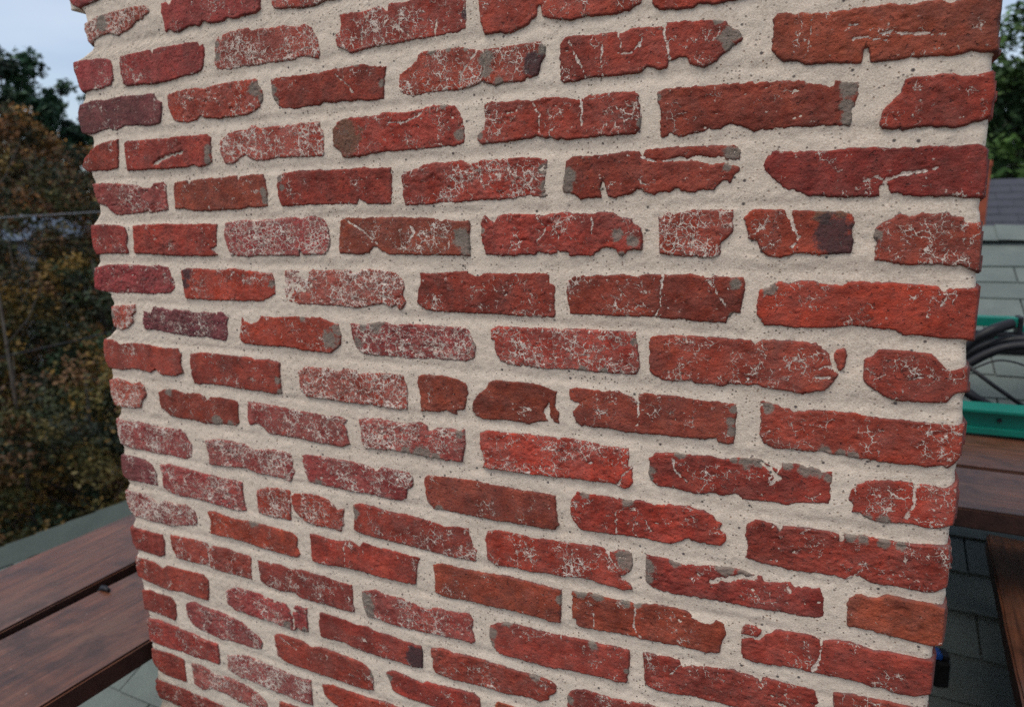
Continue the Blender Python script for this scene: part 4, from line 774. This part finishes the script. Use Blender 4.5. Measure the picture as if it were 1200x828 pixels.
box_bm(bm, hip(yb) + 0.4, 7.2, yb + 0.4, 2 * RIDGE_Y - yb - 0.4, -9.0, ze - 0.25)
bm_obj("wall", bm, M_WALLW, house, (-HL[0], -HL[1], -HL[2]))

EXPO, TAB = 0.1333, 0.305
slope_len = math.sqrt(1 + SL * SL)
SK = EXPO / slope_len                             # course step in y
Y0 = 0.4415                                       # a course line measured in the photograph
def shingle_bm(bm, x0, x1, y, seed, ox=0, oy=0, oz=0):
    """one tab: butt edge lowest, lapping the course below"""
    r = random.Random(seed)
    g = 0.0028
    lift = 0.0075 + r.uniform(-0.0012, 0.0018)
    ys, ye = y + r.uniform(-0.002, 0.002), y + SK * 1.12
    p = [rp(x0 + g, ys, lift), rp(x1 - g, ys + r.uniform(-.002, .002), lift), rp(x1 - g, ye, 0.001), rp(x0 + g, ye, 0.001),
         rp(x0 + g, ys, -0.002), rp(x1 - g, ys, -0.002)]
    v = [bm.verts.new(q - Vector((ox, oy, oz))) for q in p]
    bm.faces.new((v[0], v[1], v[2], v[3]))
    bm.faces.new((v[4], v[5], v[1], v[0]))
    bm.faces.new((v[5], v[2], v[1]))
    bm.faces.new((v[4], v[0], v[3]))
rest = bmesh.new()
n_sh = 0
ROOFL = roof.location
for i in range(-30, 22):
    y = Y0 + i * SK
    if y > RIDGE_Y - 0.05 or y < yb: continue
    # seams measured at x = -0.85 in the course above Y0
    off = -0.85 + (i % 2) * TAB / 2 + random.Random(i).uniform(-.006, .006)
    for j in range(-16, 26):
        x0 = off + j * TAB
        x1 = x0 + TAB
        if x1 < hip(y + SK * 1.12) + 0.06 or x0 > 6.5: continue
        x0c = max(x0, hip(y + SK * 1.12) + 0.03)
        if -0.05 < x0c and x1 < 1.37 and 0.0 < y < DEEP - 0.1: continue
        seen = (1.2 < x1 and x0 < 1.5 + 0.24 * (y + 0.8) + 0.3 and 0.2 < y) or (-1.2 < x1 < 0.1 and -0.1 < y < 0.9)
        if seen and n_sh < 290:
            c = rp((x0c + x1) / 2, y, 0)
            b = bmesh.new()
            shingle_bm(b, x0c, x1, y, i * 97 + j, *c)
            bm_obj("shingle", b, M_ROOF, roof, c)
            n_sh += 1
        else:
            shingle_bm(rest, x0c, x1, y, i * 97 + j)
ro = bm_obj("shingle_courses", rest, M_ROOF, roof)
ro["kind"] = "stuff"
# ridge and hip caps, lapped one over the next
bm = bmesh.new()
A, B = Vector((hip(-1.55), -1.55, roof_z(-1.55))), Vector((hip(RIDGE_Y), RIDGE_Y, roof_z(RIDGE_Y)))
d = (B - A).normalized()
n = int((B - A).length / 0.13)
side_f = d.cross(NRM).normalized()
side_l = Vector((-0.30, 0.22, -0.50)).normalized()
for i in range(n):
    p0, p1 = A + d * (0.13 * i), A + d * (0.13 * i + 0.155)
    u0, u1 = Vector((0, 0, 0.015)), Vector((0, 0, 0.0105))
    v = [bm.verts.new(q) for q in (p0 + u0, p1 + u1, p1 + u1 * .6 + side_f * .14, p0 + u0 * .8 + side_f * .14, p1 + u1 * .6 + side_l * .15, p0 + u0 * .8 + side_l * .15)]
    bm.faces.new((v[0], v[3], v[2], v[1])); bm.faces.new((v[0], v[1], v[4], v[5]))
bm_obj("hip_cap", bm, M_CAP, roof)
bm = bmesh.new()
for i in range(46):
    x0 = hip(RIDGE_Y) + 0.02 + i * 0.135
    v = [bm.verts.new(q) for q in (Vector((x0, RIDGE_Y, zr + .034)), Vector((x0 + .16, RIDGE_Y, zr + .026)),
         rp(x0 + .16, RIDGE_Y - .13, .012), rp(x0, RIDGE_Y - .13, .018), Vector((x0 + .16, RIDGE_Y + .13, zr - .05)), Vector((x0, RIDGE_Y + .13, zr - .045)))]
    bm.faces.new((v[3], v[2], v[1], v[0])); bm.faces.new((v[0], v[1], v[4], v[5]))
bm_obj("ridge_cap", bm, M_ROOF, roof)

# ------------------------------------------------------------------ scaffold planks round the chimney
def plank(length, width, thick, loc, rotz, label, seed):
    """x runs along the grain; loc is the middle of the top face"""
    r = random.Random(seed)
    nx, ny = 40, 6
    bm = bmesh.new()
    def top(i, j, z):
        x = (i / nx - 0.5) * length
        yv = (j / ny - 0.5) * width
        e = 0.0
        if j in (0, ny):
            e = 0.0007 * math.sin(i * 0.9 + seed) + 0.0004 * math.sin(i * 2.3 + 2 * seed)
        return Vector((x, yv + e, z + 0.003 * ((j / ny - 0.5) * 2) ** 2 * (1 if seed % 2 else -1) + 0.002 * math.sin(i * 0.35 + seed)))
    T = [[bm.verts.new(top(i, j, 0)) for j in range(ny + 1)] for i in range(nx + 1)]
    Bq = [[bm.verts.new(top(i, j, -thick)) for j in (0, ny)] for i in range(nx + 1)]
    for i in range(nx):
        for j in range(ny):
            bm.faces.new((T[i][j], T[i + 1][j], T[i + 1][j + 1], T[i][j + 1]))
        bm.faces.new((Bq[i][0], Bq[i + 1][0], T[i + 1][0], T[i][0]))
        bm.faces.new((T[i][ny], T[i + 1][ny], Bq[i + 1][1], Bq[i][1]))
        bm.faces.new((Bq[i][1], Bq[i + 1][1], Bq[i + 1][0], Bq[i][0]))
    for i in (0, nx):
        bm.faces.new([T[i][j] for j in range(ny + 1)] + [Bq[i][1], Bq[i][0]])
    bmesh.ops.recalc_face_normals(bm, faces=bm.faces)
    sharp = [e for e in bm.edges if e.is_manifold and e.calc_face_angle() > 0.8]
    bmesh.ops.bevel(bm, geom=sharp, offset=0.004, segments=2, affect='EDGES')
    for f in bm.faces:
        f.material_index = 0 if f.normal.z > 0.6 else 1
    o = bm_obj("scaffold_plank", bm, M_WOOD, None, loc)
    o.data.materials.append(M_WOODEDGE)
    o.rotation_euler = (0, 0, rotz)
    tag(o, label, "plank", "wooden scaffold planks round the chimney")
    return o
PL = -1.0
plank(2.7, 0.276, 0.042, (-0.460, 0.05, PL), math.radians(92.5), "weathered brown plank left of the chimney, the outer one nearer the roof edge and trees", 1)
plank(2.7, 0.285, 0.045, (-0.155, 0.00, PL), math.radians(90.6), "weathered brown plank running tight along the left side of the chimney", 2)
plank(4.0, 0.275, 0.045, (1.90, 0.975, -0.80), math.radians(-0.6), "reddish plank on the right with a thick dark front edge, in front of its neighbour", 3)
plank(4.0, 0.335, 0.045, (1.90, 1.327, -0.802), math.radians(-0.9), "reddish plank on the right lying between the green beam and the front plank", 4)
plank(2.3, 0.286, 0.045, (1.626, 0.06, -1.00), math.radians(85), "plank at the lower right that runs under the two crossing planks beside dark roof", 5)
plank(2.3, 0.286, 0.045, (1.926, 0.05, -1.00), math.radians(85), "added unseen plank outside the right edge, next to the one running under the crossing planks", 6)
plank(2.3, 0.286, 0.045, (2.226, 0.06, -1.00), math.radians(85), "added unseen plank outside the right edge, farthest from the chimney", 7)  # both outer planks are unseen, added to keep light off the roof
for i_, lb in enumerate(("added unseen plank along the foot of the wall just below the view", "added unseen plank below the view, second from the brick wall", "added unseen plank below the view, third from the brick wall", "added unseen plank below the view, farthest from the brick wall")):
    plank(1.5, 0.285, 0.045, (0.75, -0.43 - 0.295 * i_, -1.05), math.radians((0.3, -0.4, 0.2, -0.2)[i_]), lb, 8 + i_)  # unseen planks in front of the wall, added to shade the lower right roof

for i_, lb in enumerate(("added unseen short plank below the view, in front of the chimney's right corner", "added unseen short plank below the view, beside the chimney's right face")):
    plank(1.2, (0.285, 0.345)[i_], 0.045, (1.945, -0.125 + 0.33 * i_, -1.052), math.radians((0.2, -0.2)[i_]), lb, 13 + i_)  # unseen short planks, added to cover the slot and darken the roof
# bearers and short posts that carry the planks
def bearer(x0, x1, y, z, label):
    root = empty("plank_bearer", ((x0 + x1) / 2, y, roof_z(y)))
    tag(root, label, "bearer")
    cx, cz = (x0 + x1) / 2, roof_z(y)
    bm = bmesh.new(); box_bm(bm, x0 - cx, x1 - cx, -0.04, 0.04, z - 0.09 - cz, z - cz, 0.003)
    bm_obj("beam", bm, M_WOOD, root)
    for px in (x0 + 0.12, x1 - 0.12):
        bm = bmesh.new(); box_bm(bm, px - cx - 0.04, px - cx + 0.04, -0.038, 0.038, -0.02, z - 0.092 - cz, 0.003)
        bm_obj("post", bm, M_WOOD, root)
bearer(-0.72, -0.02, 0.86, PL - 0.05, "timber bearer under the two planks left of the chimney")
bearer(2.05, 2.95, 1.24, -0.80 - 0.055, "timber bearer under the planks right of the chimney")
bearer(-0.70, 2.40, -1.10, PL - 0.098, "long timber bearer under the planks below the view")

# dark hook-like bracket tongue standing in the gap of the left planks
bm = bmesh.new()
tube_bm(bm, [(0, 0, -0.10), (0, 0, -0.01), (0.006, 0, 0.001), (0.018, -0.002, 0.004), (0.034, -0.004, 0.003)], [.010, .010, .007, .006, .004], 8)
o = bm_obj("plank_hook", bm, M_BLACK, None, (-0.298, 0.105, PL), True)
tag(o, "small black hook poking up in the gap between the two left planks", "hook")

# ------------------------------------------------------------------ teal rig behind the right planks
o = empty("teal_beam", (2.45, 1.485, -0.797))
tag(o, "long teal painted steel box beam lying behind the right planks", "beam")
bm = bmesh.new()
box_bm(bm, -1.2, 1.2, -0.030, 0.045, 0.0, 0.063, 0.003)
bm_obj("web", bm, M_TEAL, o)
bm = bmesh.new()
box_bm(bm, -1.2, 1.2, -0.052, 0.045, 0.0635, 0.073, 0.002)
bm_obj("top_flange", bm, M_TEAL, o)
bm = bmesh.new()
box_bm(bm, -1.2, 1.2, -0.046, -0.0305, 0.001, 0.020, 0.002)
bm_obj("lower_lip", bm, M_TEAL, o)
for bx in (-0.822, -0.40, 0.10):
    bm = bmesh.new()
    bmesh.ops.create_cone(bm, cap_ends=True, segments=6, radius1=0.006, radius2=0.006, depth=0.006, matrix=Matrix.Translation((bx, -0.033, 0.042)) @ Matrix.Rotation(math.pi / 2, 4, 'X'))
    bm_obj("bolt", bm, M_BLACK, o)

def on_y(px, py, y):
    """the point of the plane Y = y that stands at that spot of the 1200 px photograph"""
    cx, cy = (px - 600) / 795.036, (py - 414) / 795.036
    dd = [cx * RX[i] + cy * RY[i] + RZ[i] for i in range(3)]
    k = (y - CAM_POS[1]) / dd[1]
    return Vector([CAM_POS[i] + k * dd[i] for i in range(3)])
YR = 2.02
A, B = on_y(1128, 374.5, YR), on_y(1191, 374.5, YR)
o = empty("teal_rail", A)
tag(o, "short teal rail with a black end cap above the shingles right of the chimney", "rail")
bm = bmesh.new(); box_bm(bm, -0.35, B.x - A.x, -0.03, 0.03, -0.016, 0.016, 0.003)
bm_obj("rail_tube", bm, M_TEAL, o)
bm = bmesh.new(); box_bm(bm, B.x - A.x + 0.0005, B.x - A.x + 0.016, -0.034, 0.034, -0.055, 0.020, 0.006)
bm_obj("end_cap", bm, M_BLACK, o)
bm = bmesh.new(); box_bm(bm, -0.30, B.x - A.x + 0.30, -0.020, 0.020, -0.112, -0.036, 0.008)
bm_obj("crosspiece", bm, M_BLACK, o)
bm = bmesh.new(); box_bm(bm, B.x - A.x - 0.060, B.x - A.x - 0.014, -0.027, -0.0205, -0.088, -0.052, 0.002)
bm_obj("clip_plate", bm, M_TEAL_SHADED, o)
for fx in (-0.28, 0.32):
    bm = bmesh.new(); box_bm(bm, fx - 0.015, fx + 0.015, -0.015, 0.015, roof_z(YR) - A.z - 0.01, -0.1125, 0.003)
    bm_obj("leg", bm, M_BLACK, o)
# second teal bar further right
A2 = on_y(1197, 386, YR + 0.12)
bm = bmesh.new(); box_bm(bm, -0.015, 0.7, -0.02, 0.02, -0.018, 0.014, 0.003); box_bm(bm, 0.5, 0.54, -0.018, 0.018, roof_z(YR + .12) - A2.z - .01, -0.0185, 0.003)
o = bm_obj("teal_tube", bm, M_TEAL, None, A2)
tag(o, "teal tube cut by the right edge of the view, beyond the black end cap", "tube")

def ring_obj(name, pts, r, label, cat, mat=M_BLACK):
    bm = bmesh.new()
    p0 = pts[0]
    tube_bm(bm, [p - p0 for p in pts], r, 10)
    ob = bm_obj(name, bm, mat, None, p0, True)
    return tag(ob, label, cat)
def smooth_path(px, y, n=8):
    q = [on_y(a, b, yy) for a, b, yy in px]
    out = []
    for i in range(len(q) - 1):
        p0, p1, p2, p3 = q[max(i - 1, 0)], q[i], q[i + 1], q[min(i + 2, len(q) - 1)]
        for k in range(n):
            s_ = k / n
            out.append(0.5 * ((2 * p1) + (p2 - p0) * s_ + (2 * p0 - 5 * p1 + 4 * p2 - p3) * s_ ** 2 + (3 * p1 - p0 - 3 * p2 + p3) * s_ ** 3))
    out.append(q[-1])
    return out
ring_obj("black_hose", smooth_path([(1105, 452, 1.86), (1116, 425, 1.86), (1134, 404, 1.86), (1160, 388, 1.86), (1186, 379, 1.90)], 0), 0.017,
         "thick black hose bending up under the teal rail end", "hose")
ring_obj("curved_black_bar", smooth_path([(1112, 442, 1.78), (1134, 427, 1.78), (1156, 415, 1.78), (1180, 407, 1.78), (1215, 405, 1.78), (1250, 414, 1.78), (1275, 440, 1.78), (1268, 470, 1.78),
         (1235, 486, 1.78), (1200, 486, 1.72), (1165, 478, 1.68), (1140, 464, 1.66), (1120, 449, 1.68)], 0), 0.0145,
         "curved black hoop standing behind the teal beam", "hoop")
ring_obj("coiled_hose", smooth_path([(1100, 470, 1.90), (1112, 440, 1.90), (1136, 416, 1.90), (1166, 402, 1.90), (1200, 398, 1.90), (1240, 404, 1.90), (1270, 424, 1.90), (1280, 455, 1.90)], 0), 0.016,
         "black coil of hose behind the curved hoop, under the teal rail", "hose")
ring_obj("black_pole", [on_y(1128, 424, 1.72), on_y(1165, 452, 1.72), on_y(1215, 487, 1.72)], 0.0065,
         "thin straight black pole slanting down across the shingles", "pole")
ring_obj("black_cable", smooth_path([(1130, 437, 1.74), (1150, 428, 1.74), (1172, 422, 1.74), (1200, 428, 1.74), (1230, 446, 1.74)], 0), 0.003,
         "thin black cable arching above the slanting pole", "cable")
# black case with a blue clip on the shaded roof
P = None
for s_ in range(400):                                     # walk down the sight line to the roof
    q_ = on_y(1107, 796, 0.2 + s_ * 0.005)
    if q_.z < roof_z(q_.y) + 0.012:
        P = q_; break
o = empty("tool_case", P, 0.15)
tag(o, "small black case with a blue end in the shade at the chimney's lower right", "case")
bm = bmesh.new(); box_bm(bm, -0.030, 0.006, -0.02, 0.03, -0.03, 0.062, 0.010); bm_obj("case_body", bm, M_BLACK, o)
bm = bmesh.new(); box_bm(bm, -0.014, 0.003, -0.016, 0.024, 0.0625, 0.074, 0.005); bm_obj("grip", bm, M_BLACK, o)
bm = bmesh.new(); box_bm(bm, -0.032, -0.0145, -0.016, 0.020, 0.0625, 0.077, 0.004); bm_obj("blue_end", bm, M_BLUE, o)

# ------------------------------------------------------------------ neighbour's dark roof and flue
NY = 7.2
L0, R0 = on_y(1150, 211, 9.0), on_y(1235, 213, 9.0)
nb_house = empty("neighbour_house", (3.8, 9.0, -9.0))
tag(nb_house, "neighbouring house with a slate dark shingle roof beyond the near ridge", "house")
NH = (3.8, 9.0, -9.0)
bm = bmesh.new()
zt = L0.z
x_l, x_r = L0.x - 1.6, L0.x + 5.5
r1 = [bm.verts.new(p) for p in ((x_l, 6.0, zt - 1.8), (x_r, 6.0, zt - 1.8), (x_r, 9.0, zt), (x_l, 9.0, zt), (x_r, 12.0, zt - 1.8), (x_l, 12.0, zt - 1.8))]
bm.faces.new((r1[0], r1[1], r1[2], r1[3])); bm.faces.new((r1[3], r1[2], r1[4], r1[5]))
nroof = bm_obj("roof", bm, M_FARROOF, nb_house, (-NH[0], -NH[1], -NH[2]))
bm = bmesh.new()
k = 0
nl = math.hypot(3.0, 1.8)
for i in range(22):
    f0, f1 = i / 22, (i + 1.1) / 22
    for j in range(24):
        xa = x_l + j * 0.31 + (i % 2) * 0.155
        xb = min(xa + 0.304, x_r)
        if xa > x_r: continue
        rr = random.Random(i * 50 + j)
        up = 0.012 + rr.uniform(0, 0.006)
        v = [bm.verts.new(p) for p in ((xa, 6 + 3 * f0, zt - 1.8 * (1 - f0) + up), (xb, 6 + 3 * f0, zt - 1.8 * (1 - f0) + up),
                                       (xb, 6 + 3 * min(f1, 1), zt - 1.8 * (1 - min(f1, 1)) + .004), (xa, 6 + 3 * min(f1, 1), zt - 1.8 * (1 - min(f1, 1)) + .004),
                                       (xa, 6 + 3 * f0, zt - 1.8 * (1 - f0)), (xb, 6 + 3 * f0, zt - 1.8 * (1 - f0)))]
        bm.faces.new(v[:4]); bm.faces.new((v[4], v[5], v[1], v[0]))
so = bm_obj("shingle_courses", bm, M_FARROOF, nroof); so["kind"] = "stuff"
bm = bmesh.new(); box_bm(bm, x_l + .3, x_r - .3, 6.35, 11.65, -9.0, zt - 1.62)
bm_obj("wall", bm, M_WALLW, nb_house, (-NH[0], -NH[1], -NH[2]))
E = on_y(1161.5, 200, NY); T = on_y(1162, 188, NY)
fl = empty("terracotta_chimney", (E.x - 0.15, NY + 0.15, zt - 1.1))
tag(fl, "orange terracotta chimney edge peeping out between the brick wall and dark roof", "chimney")
fz = zt - 1.1
bm = bmesh.new(); box_bm(bm, -0.15, 0.15, -0.15, 0.15, -0.2, T.z - 0.06 - fz, 0.01); bm_obj("shaft", bm, M_TERRA, fl)
bm = bmesh.new(); box_bm(bm, -0.157, 0.157, -0.157, 0.157, T.z - 0.0595 - fz, T.z - fz, 0.01); bm_obj("rim", bm, M_TERRA, fl)

# ------------------------------------------------------------------ ground, trees, lines, far house
GZ = -9.0
bm = bmesh.new()
bmesh.ops.create_grid(bm, x_segments=2, y_segments=2, size=1500)
g = bm_obj("ground", bm, M_GROUND, None, (0, 0, GZ)); g["kind"] = "structure"

def leaves(centers, radii, n_per, size, palette, seed, flat=0.6):
    """many small leaf-sized faces scattered in clumps"""
    r = np.random.default_rng(seed)
    N = len(centers) * n_per
    ci = np.repeat(np.arange(len(centers)), n_per)
    dirs = r.normal(size=(N, 3)); dirs /= np.linalg.norm(dirs, axis=1)[:, None]
    rad = r.random(N) ** 0.5
    pos = centers[ci] + dirs * (rad * radii[ci])[:, None] * np.array([1, 1, 0.75])
    a = r.normal(size=(N, 3)); a[:, 2] *= flat; a /= np.linalg.norm(a, axis=1)[:, None]
    b = np.cross(a, r.normal(size=(N, 3))); b /= np.linalg.norm(b, axis=1)[:, None]
    sz = size * (0.6 + 0.8 * r.random(N))
    a = a * (sz * 0.75)[:, None]; b = b * (sz * 0.42)[:, None]
    verts = np.stack([pos - a, pos + b, pos + a, pos - b], 1).reshape(-1, 3)
    quads = np.arange(N * 4).reshape(N, 4)
    pal = np.array(palette)
    clump = r.integers(0, len(pal), len(centers))
    pick = np.where(r.random(N) < 0.85, clump[ci], r.integers(0, len(pal), N))
    tone = 0.55 + 0.9 * r.random(len(centers))
    colr = pal[pick] * (tone[ci] * (0.75 + 0.5 * r.random(N)))[:, None]
    colr = np.concatenate([colr, np.ones((N, 1))], 1)
    return verts, quads, np.repeat(colr, 4, 0)

def tree(name, label, x, y, top, crown_r, crown_bottom, palette, seed, n_clump=120, n_per=70, leaf=0.13, shape='round', trunk_r=0.16, group="trees round the houses", mat=None):
    root = empty(name, (x, y, GZ))
    tag(root, label, "tree", group)
    r = np.random.default_rng(seed)
    H = top - GZ
    cb = crown_bottom - GZ
    cz, hz = (H + cb) / 2, (H - cb) / 2
    bm = bmesh.new()
    lean = r.normal(size=2) * 0.25
    spine = [Vector((lean[0] * f, lean[1] * f, H * 0.96 * f)) for f in np.linspace(0, 1, 9)]
    tube_bm(bm, spine, [trunk_r * (1 - 0.88 * f) for f in np.linspace(0, 1, 9)], 8)
    cs, rs = [], []
    for i in range(n_clump):
        if shape == 'cone':
            f = r.random() ** 0.8
            z = cb + (H - cb) * f
            rr = crown_r * (1 - f) ** 0.8 * (0.55 + 0.5 * r.random()) + 0.08
            an = r.random() * 2 * math.pi
            p = np.array([math.cos(an) * rr, math.sin(an) * rr, z - 0.12 * rr])
            cr = 0.22 * crown_r * (1.15 - f)
        else:
            dvec = r.normal(size=3); dvec /= np.linalg.norm(dvec)
            q = 0.45 + 0.55 * r.random() ** 0.6
            p = np.array([dvec[0] * crown_r * q, dvec[1] * crown_r * q, cz + dvec[2] * hz * q])
            cr = crown_r * (0.11 + 0.13 * r.random())
        cs.append(p); rs.append(cr)
        if i % 5 == 0:
            f = min(0.93, max(0.15, (p[2] - 0.25 * hz) / H))
            s0 = Vector((lean[0] * f, lean[1] * f, H * 0.96 * f))
            e0 = Vector(p)
            m0 = s0.lerp(e0, 0.5) + Vector((0, 0, -0.05 * (e0 - s0).length))
            tube_bm(bm, [s0, m0, e0], [trunk_r * 0.32 * (1.1 - f), trunk_r * 0.2 * (1.1 - f), 0.008], 5)
    bm_obj("trunk", bm, M_BARK, root, (0, 0, 0), True)
    v, qd, c = leaves(np.array(cs), np.array(rs), n_per, leaf, palette, seed + 1)
    me = mesh_arrays("crown", v, qd, False, {"leaf_colour": c})
    link_obj("crown", me, M_LEAF, root)
    return root

def lin(*c): return srgb(*c)[:3]
DARK = [lin(32, 48, 28), lin(42, 60, 32), lin(26, 40, 26), lin(54, 68, 38)]
PINE = [lin(34, 62, 40), lin(44, 76, 48), lin(28, 52, 36)]
RUST = [lin(120, 76, 36), lin(96, 66, 34), lin(70, 62, 34), lin(56, 58, 32), lin(130, 92, 40)]
OLIVE = [lin(58, 60, 30), lin(44, 52, 28), lin(84, 74, 34), lin(34, 42, 26), lin(112, 86, 36), lin(90, 62, 34)]
GREEN = [lin(52, 78, 36), lin(40, 64, 32), lin(66, 92, 42), lin(34, 54, 30)]

def azp(px, dist):
    """ground position in the direction of a column of the photograph"""
    cx = (px - 600) / 795.036
    dx, dy = cx * RX[0] + RZ[0], cx * RX[1] + RZ[1]
    k_ = dist / math.hypot(dx, dy)
    return CAM_POS[0] + dx * k_, CAM_POS[1] + dy * k_

x, y = azp(40, 34); tree("pine_tree", "dark green pine standing highest against the sky on the left", x, y, 7.2, 2.5, -1.0, PINE, 11, 210, 90, 0.15, trunk_r=0.22)
x, y = azp(112, 36); tree("pine_tree", "smaller dark green pine peeping out between the tall pine and the chimney", x, y, 6.0, 2.0, -1.0, PINE, 31, 150, 80, 0.15, trunk_r=0.2)
x, y = azp(-4, 26); tree("autumn_tree", "rust orange autumn tree below the pine at the left edge", x, y, 4.0, 2.8, -4.0, RUST, 12, 300, 130, 0.085)
x, y = azp(92, 29); tree("autumn_tree", "brown and green autumn tree just left of the chimney below the pine", x, y, 3.0, 2.5, -4.5, RUST + DARK[:1], 13, 300, 130, 0.09)
x, y = azp(40, 17); tree("woodland_tree", "dark olive tree with yellowing leaves in the middle of the left woods", x, y, 0.0, 2.4, -7.5, OLIVE, 14, 330, 150, 0.06, trunk_r=0.12)
x, y = azp(150, 15); tree("woodland_tree", "dark tree of the left woods nearest the chimney edge", x, y, -0.4, 2.0, -8.0, OLIVE + DARK, 15, 330, 150, 0.055, trunk_r=0.12)
x, y = azp(-50, 14.5); tree("woodland_tree", "golden tinged dark tree low at the left edge above the roof", x, y, -0.2, 2.0, -8.2, OLIVE + [lin(112, 84, 32)], 16, 330, 150, 0.055, trunk_r=0.12)
x, y = azp(75, 11.5); tree("woodland_tree", "low dark tree just beyond the green roof edge on the left", x, y, -1.9, 1.8, -8.6, OLIVE + OLIVE[2:5:2] + DARK[:1], 17, 330, 150, 0.05, trunk_r=0.1)
x, y = azp(60, 46); tree("woodland_tree", "dark green tree far behind the autumn trees", x, y, 2.5, 5.5, -8.5, DARK, 18, 320, 90, 0.22)
x, y = azp(70, 19.0); tree("woodland_tree", "thin leaved olive tree standing in front of the pale distant house", x, y, 1.6, 2.2, -3.5, OLIVE + RUST[:2], 33, 210, 150, 0.06, trunk_r=0.09)
x, y = azp(250, 40); tree("woodland_tree", "dark wood tree hidden mostly behind the chimney", x, y, 2.5, 4.5, -8.0, DARK, 19, 160, 60, 0.2)
x, y = azp(-160, 36); tree("woodland_tree", "dark wood tree outside the left of the view", x, y, 3.5, 4.5, -8.0, DARK + RUST[:1], 20, 160, 60, 0.2)
x, y = azp(1225, 20); tree("broadleaf_tree", "leafy green tree behind the dark roof on the right, reaching into the sky", x, y, 4.9, 3.0, -4.0, GREEN, 21, 260, 90, 0.12)
x, y = azp(1175, 24); tree("broadleaf_tree", "green tree right beside the chimney edge above the dark roof", x, y, 3.6, 2.4, -4.0, GREEN[:2] + DARK[:2], 22, 230, 90, 0.12)
x, y = azp(1090, 27); tree("broadleaf_tree", "green tree mostly hidden behind the right side of the chimney", x, y, 4.5, 3.0, -4.0, GREEN, 23, 160, 70, 0.14)
x, y = azp(1320, 22); tree("broadleaf_tree", "green tree outside the right of the view", x, y, 5.2, 3.2, -4.0, GREEN, 24, 160, 70, 0.14)

# bare pale trunks seen through the woods
def bare_trunk(px, d, top, r, label):
    x_, y_ = azp(px, d)
    bm = bmesh.new()
    tube_bm(bm, [(0, 0, 0), (0.06, 0, (top - GZ) * 0.5), (0.0, 0.05, top - GZ)], [r, r * 0.7, r * 0.12], 8)
    for k_ in range(4):
        z_ = (top - GZ) * (0.6 + 0.1 * k_)
        s_ = 1 if k_ % 2 else -1
        tube_bm(bm, [(0.03, 0, z_), (0.03 + 0.3 * s_, 0.2, z_ + 0.4), (0.05 + 0.5 * s_, 0.35, z_ + 0.9)], [r * 0.35, r * 0.22, r * 0.08], 5)
    ob = bm_obj("bare_tree", bm, M_BARK, None, (x_, y_, GZ), True)
    tag(ob, label, "tree")
bare_trunk(6, 12.4, 1.2, 0.045, "slim pale bare trunk at the far left edge")

# house glimpsed through the trees
hx, hy = azp(75, 22.5)
fh = empty("distant_house", (hx, hy, GZ), math.radians(60))
tag(fh, "pale house with a blue grey roof glimpsed through the left trees", "house")
zt2 = 0.15
bm = bmesh.new()
vv = [bm.verts.new(p) for p in ((-1.7, -1.2, zt2 - .55 - GZ), (1.7, -1.2, zt2 - .55 - GZ), (1.7, 0, zt2 + .1 - GZ), (-1.7, 0, zt2 + .1 - GZ), (1.7, 1.2, zt2 - .55 - GZ), (-1.7, 1.2, zt2 - .55 - GZ))]
bm.faces.new((vv[0], vv[1], vv[2], vv[3])); bm.faces.new((vv[3], vv[2], vv[4], vv[5]))
bm_obj("roof", bm, M_BLUEROOF, fh)
bm = bmesh.new(); box_bm(bm, -1.6, 1.6, -1.05, 1.05, 0, zt2 - .5 - GZ)
wo = bm_obj("wall", bm, M_WALLW, fh)
for wx in (-0.9, 0.1, 0.95):
    bm = bmesh.new(); box_bm(bm, wx - .2, wx + .2, -1.075, -1.052, zt2 - 1.25 - GZ, zt2 - .75 - GZ)
    bm_obj("window", bm, M_GLASS, fh)

# power lines crossing the left woods
def wire(pxa, pya, pxb, pyb, d, r, label, mat=M_WIRE):
    def at(px, py):
        cx, cy = (px - 600) / 795.036, (py - 414) / 795.036
        dd = Vector([cx * RX[i] + cy * RY[i] + RZ[i] for i in range(3)])
        k_ = d / math.hypot(dd.x, dd.y)
        return Vector(CAM_POS) + dd * k_
    a_, b_ = at(pxa, pya), at(pxb, pyb)
    dv = (b_ - a_).normalized()
    a_, b_ = a_ - dv * 9, b_ + dv * 9
    m = (a_ + b_) / 2
    pts = []
    for i in range(25):
        f = i / 24
        pts.append(a_.lerp(b_, f) - m - Vector((0, 0, 0.25 * (1 - (2 * f - 1) ** 2) - 0.25)))
    bm = bmesh.new(); tube_bm(bm, pts, r, 6)
    ob = bm_obj("power_line", bm, mat, None, m)
    tag(ob, label, "cable", "power lines crossing the left woods")
wire(0, 255, 118, 248, 11.5, 0.006, "brightest and highest of the thin power lines crossing the left woods")
wire(0, 273, 118, 265, 11.5, 0.004, "dark power line right below the bright one on the left", M_BLACK)
wire(0, 286, 118, 276, 11.5, 0.004, "third dark power line under the other two on the left", M_BLACK)
wire(0, 419, 122, 391, 9.0, 0.008, "lowest and thickest grey cable slanting across the left woods", M_BLACK)
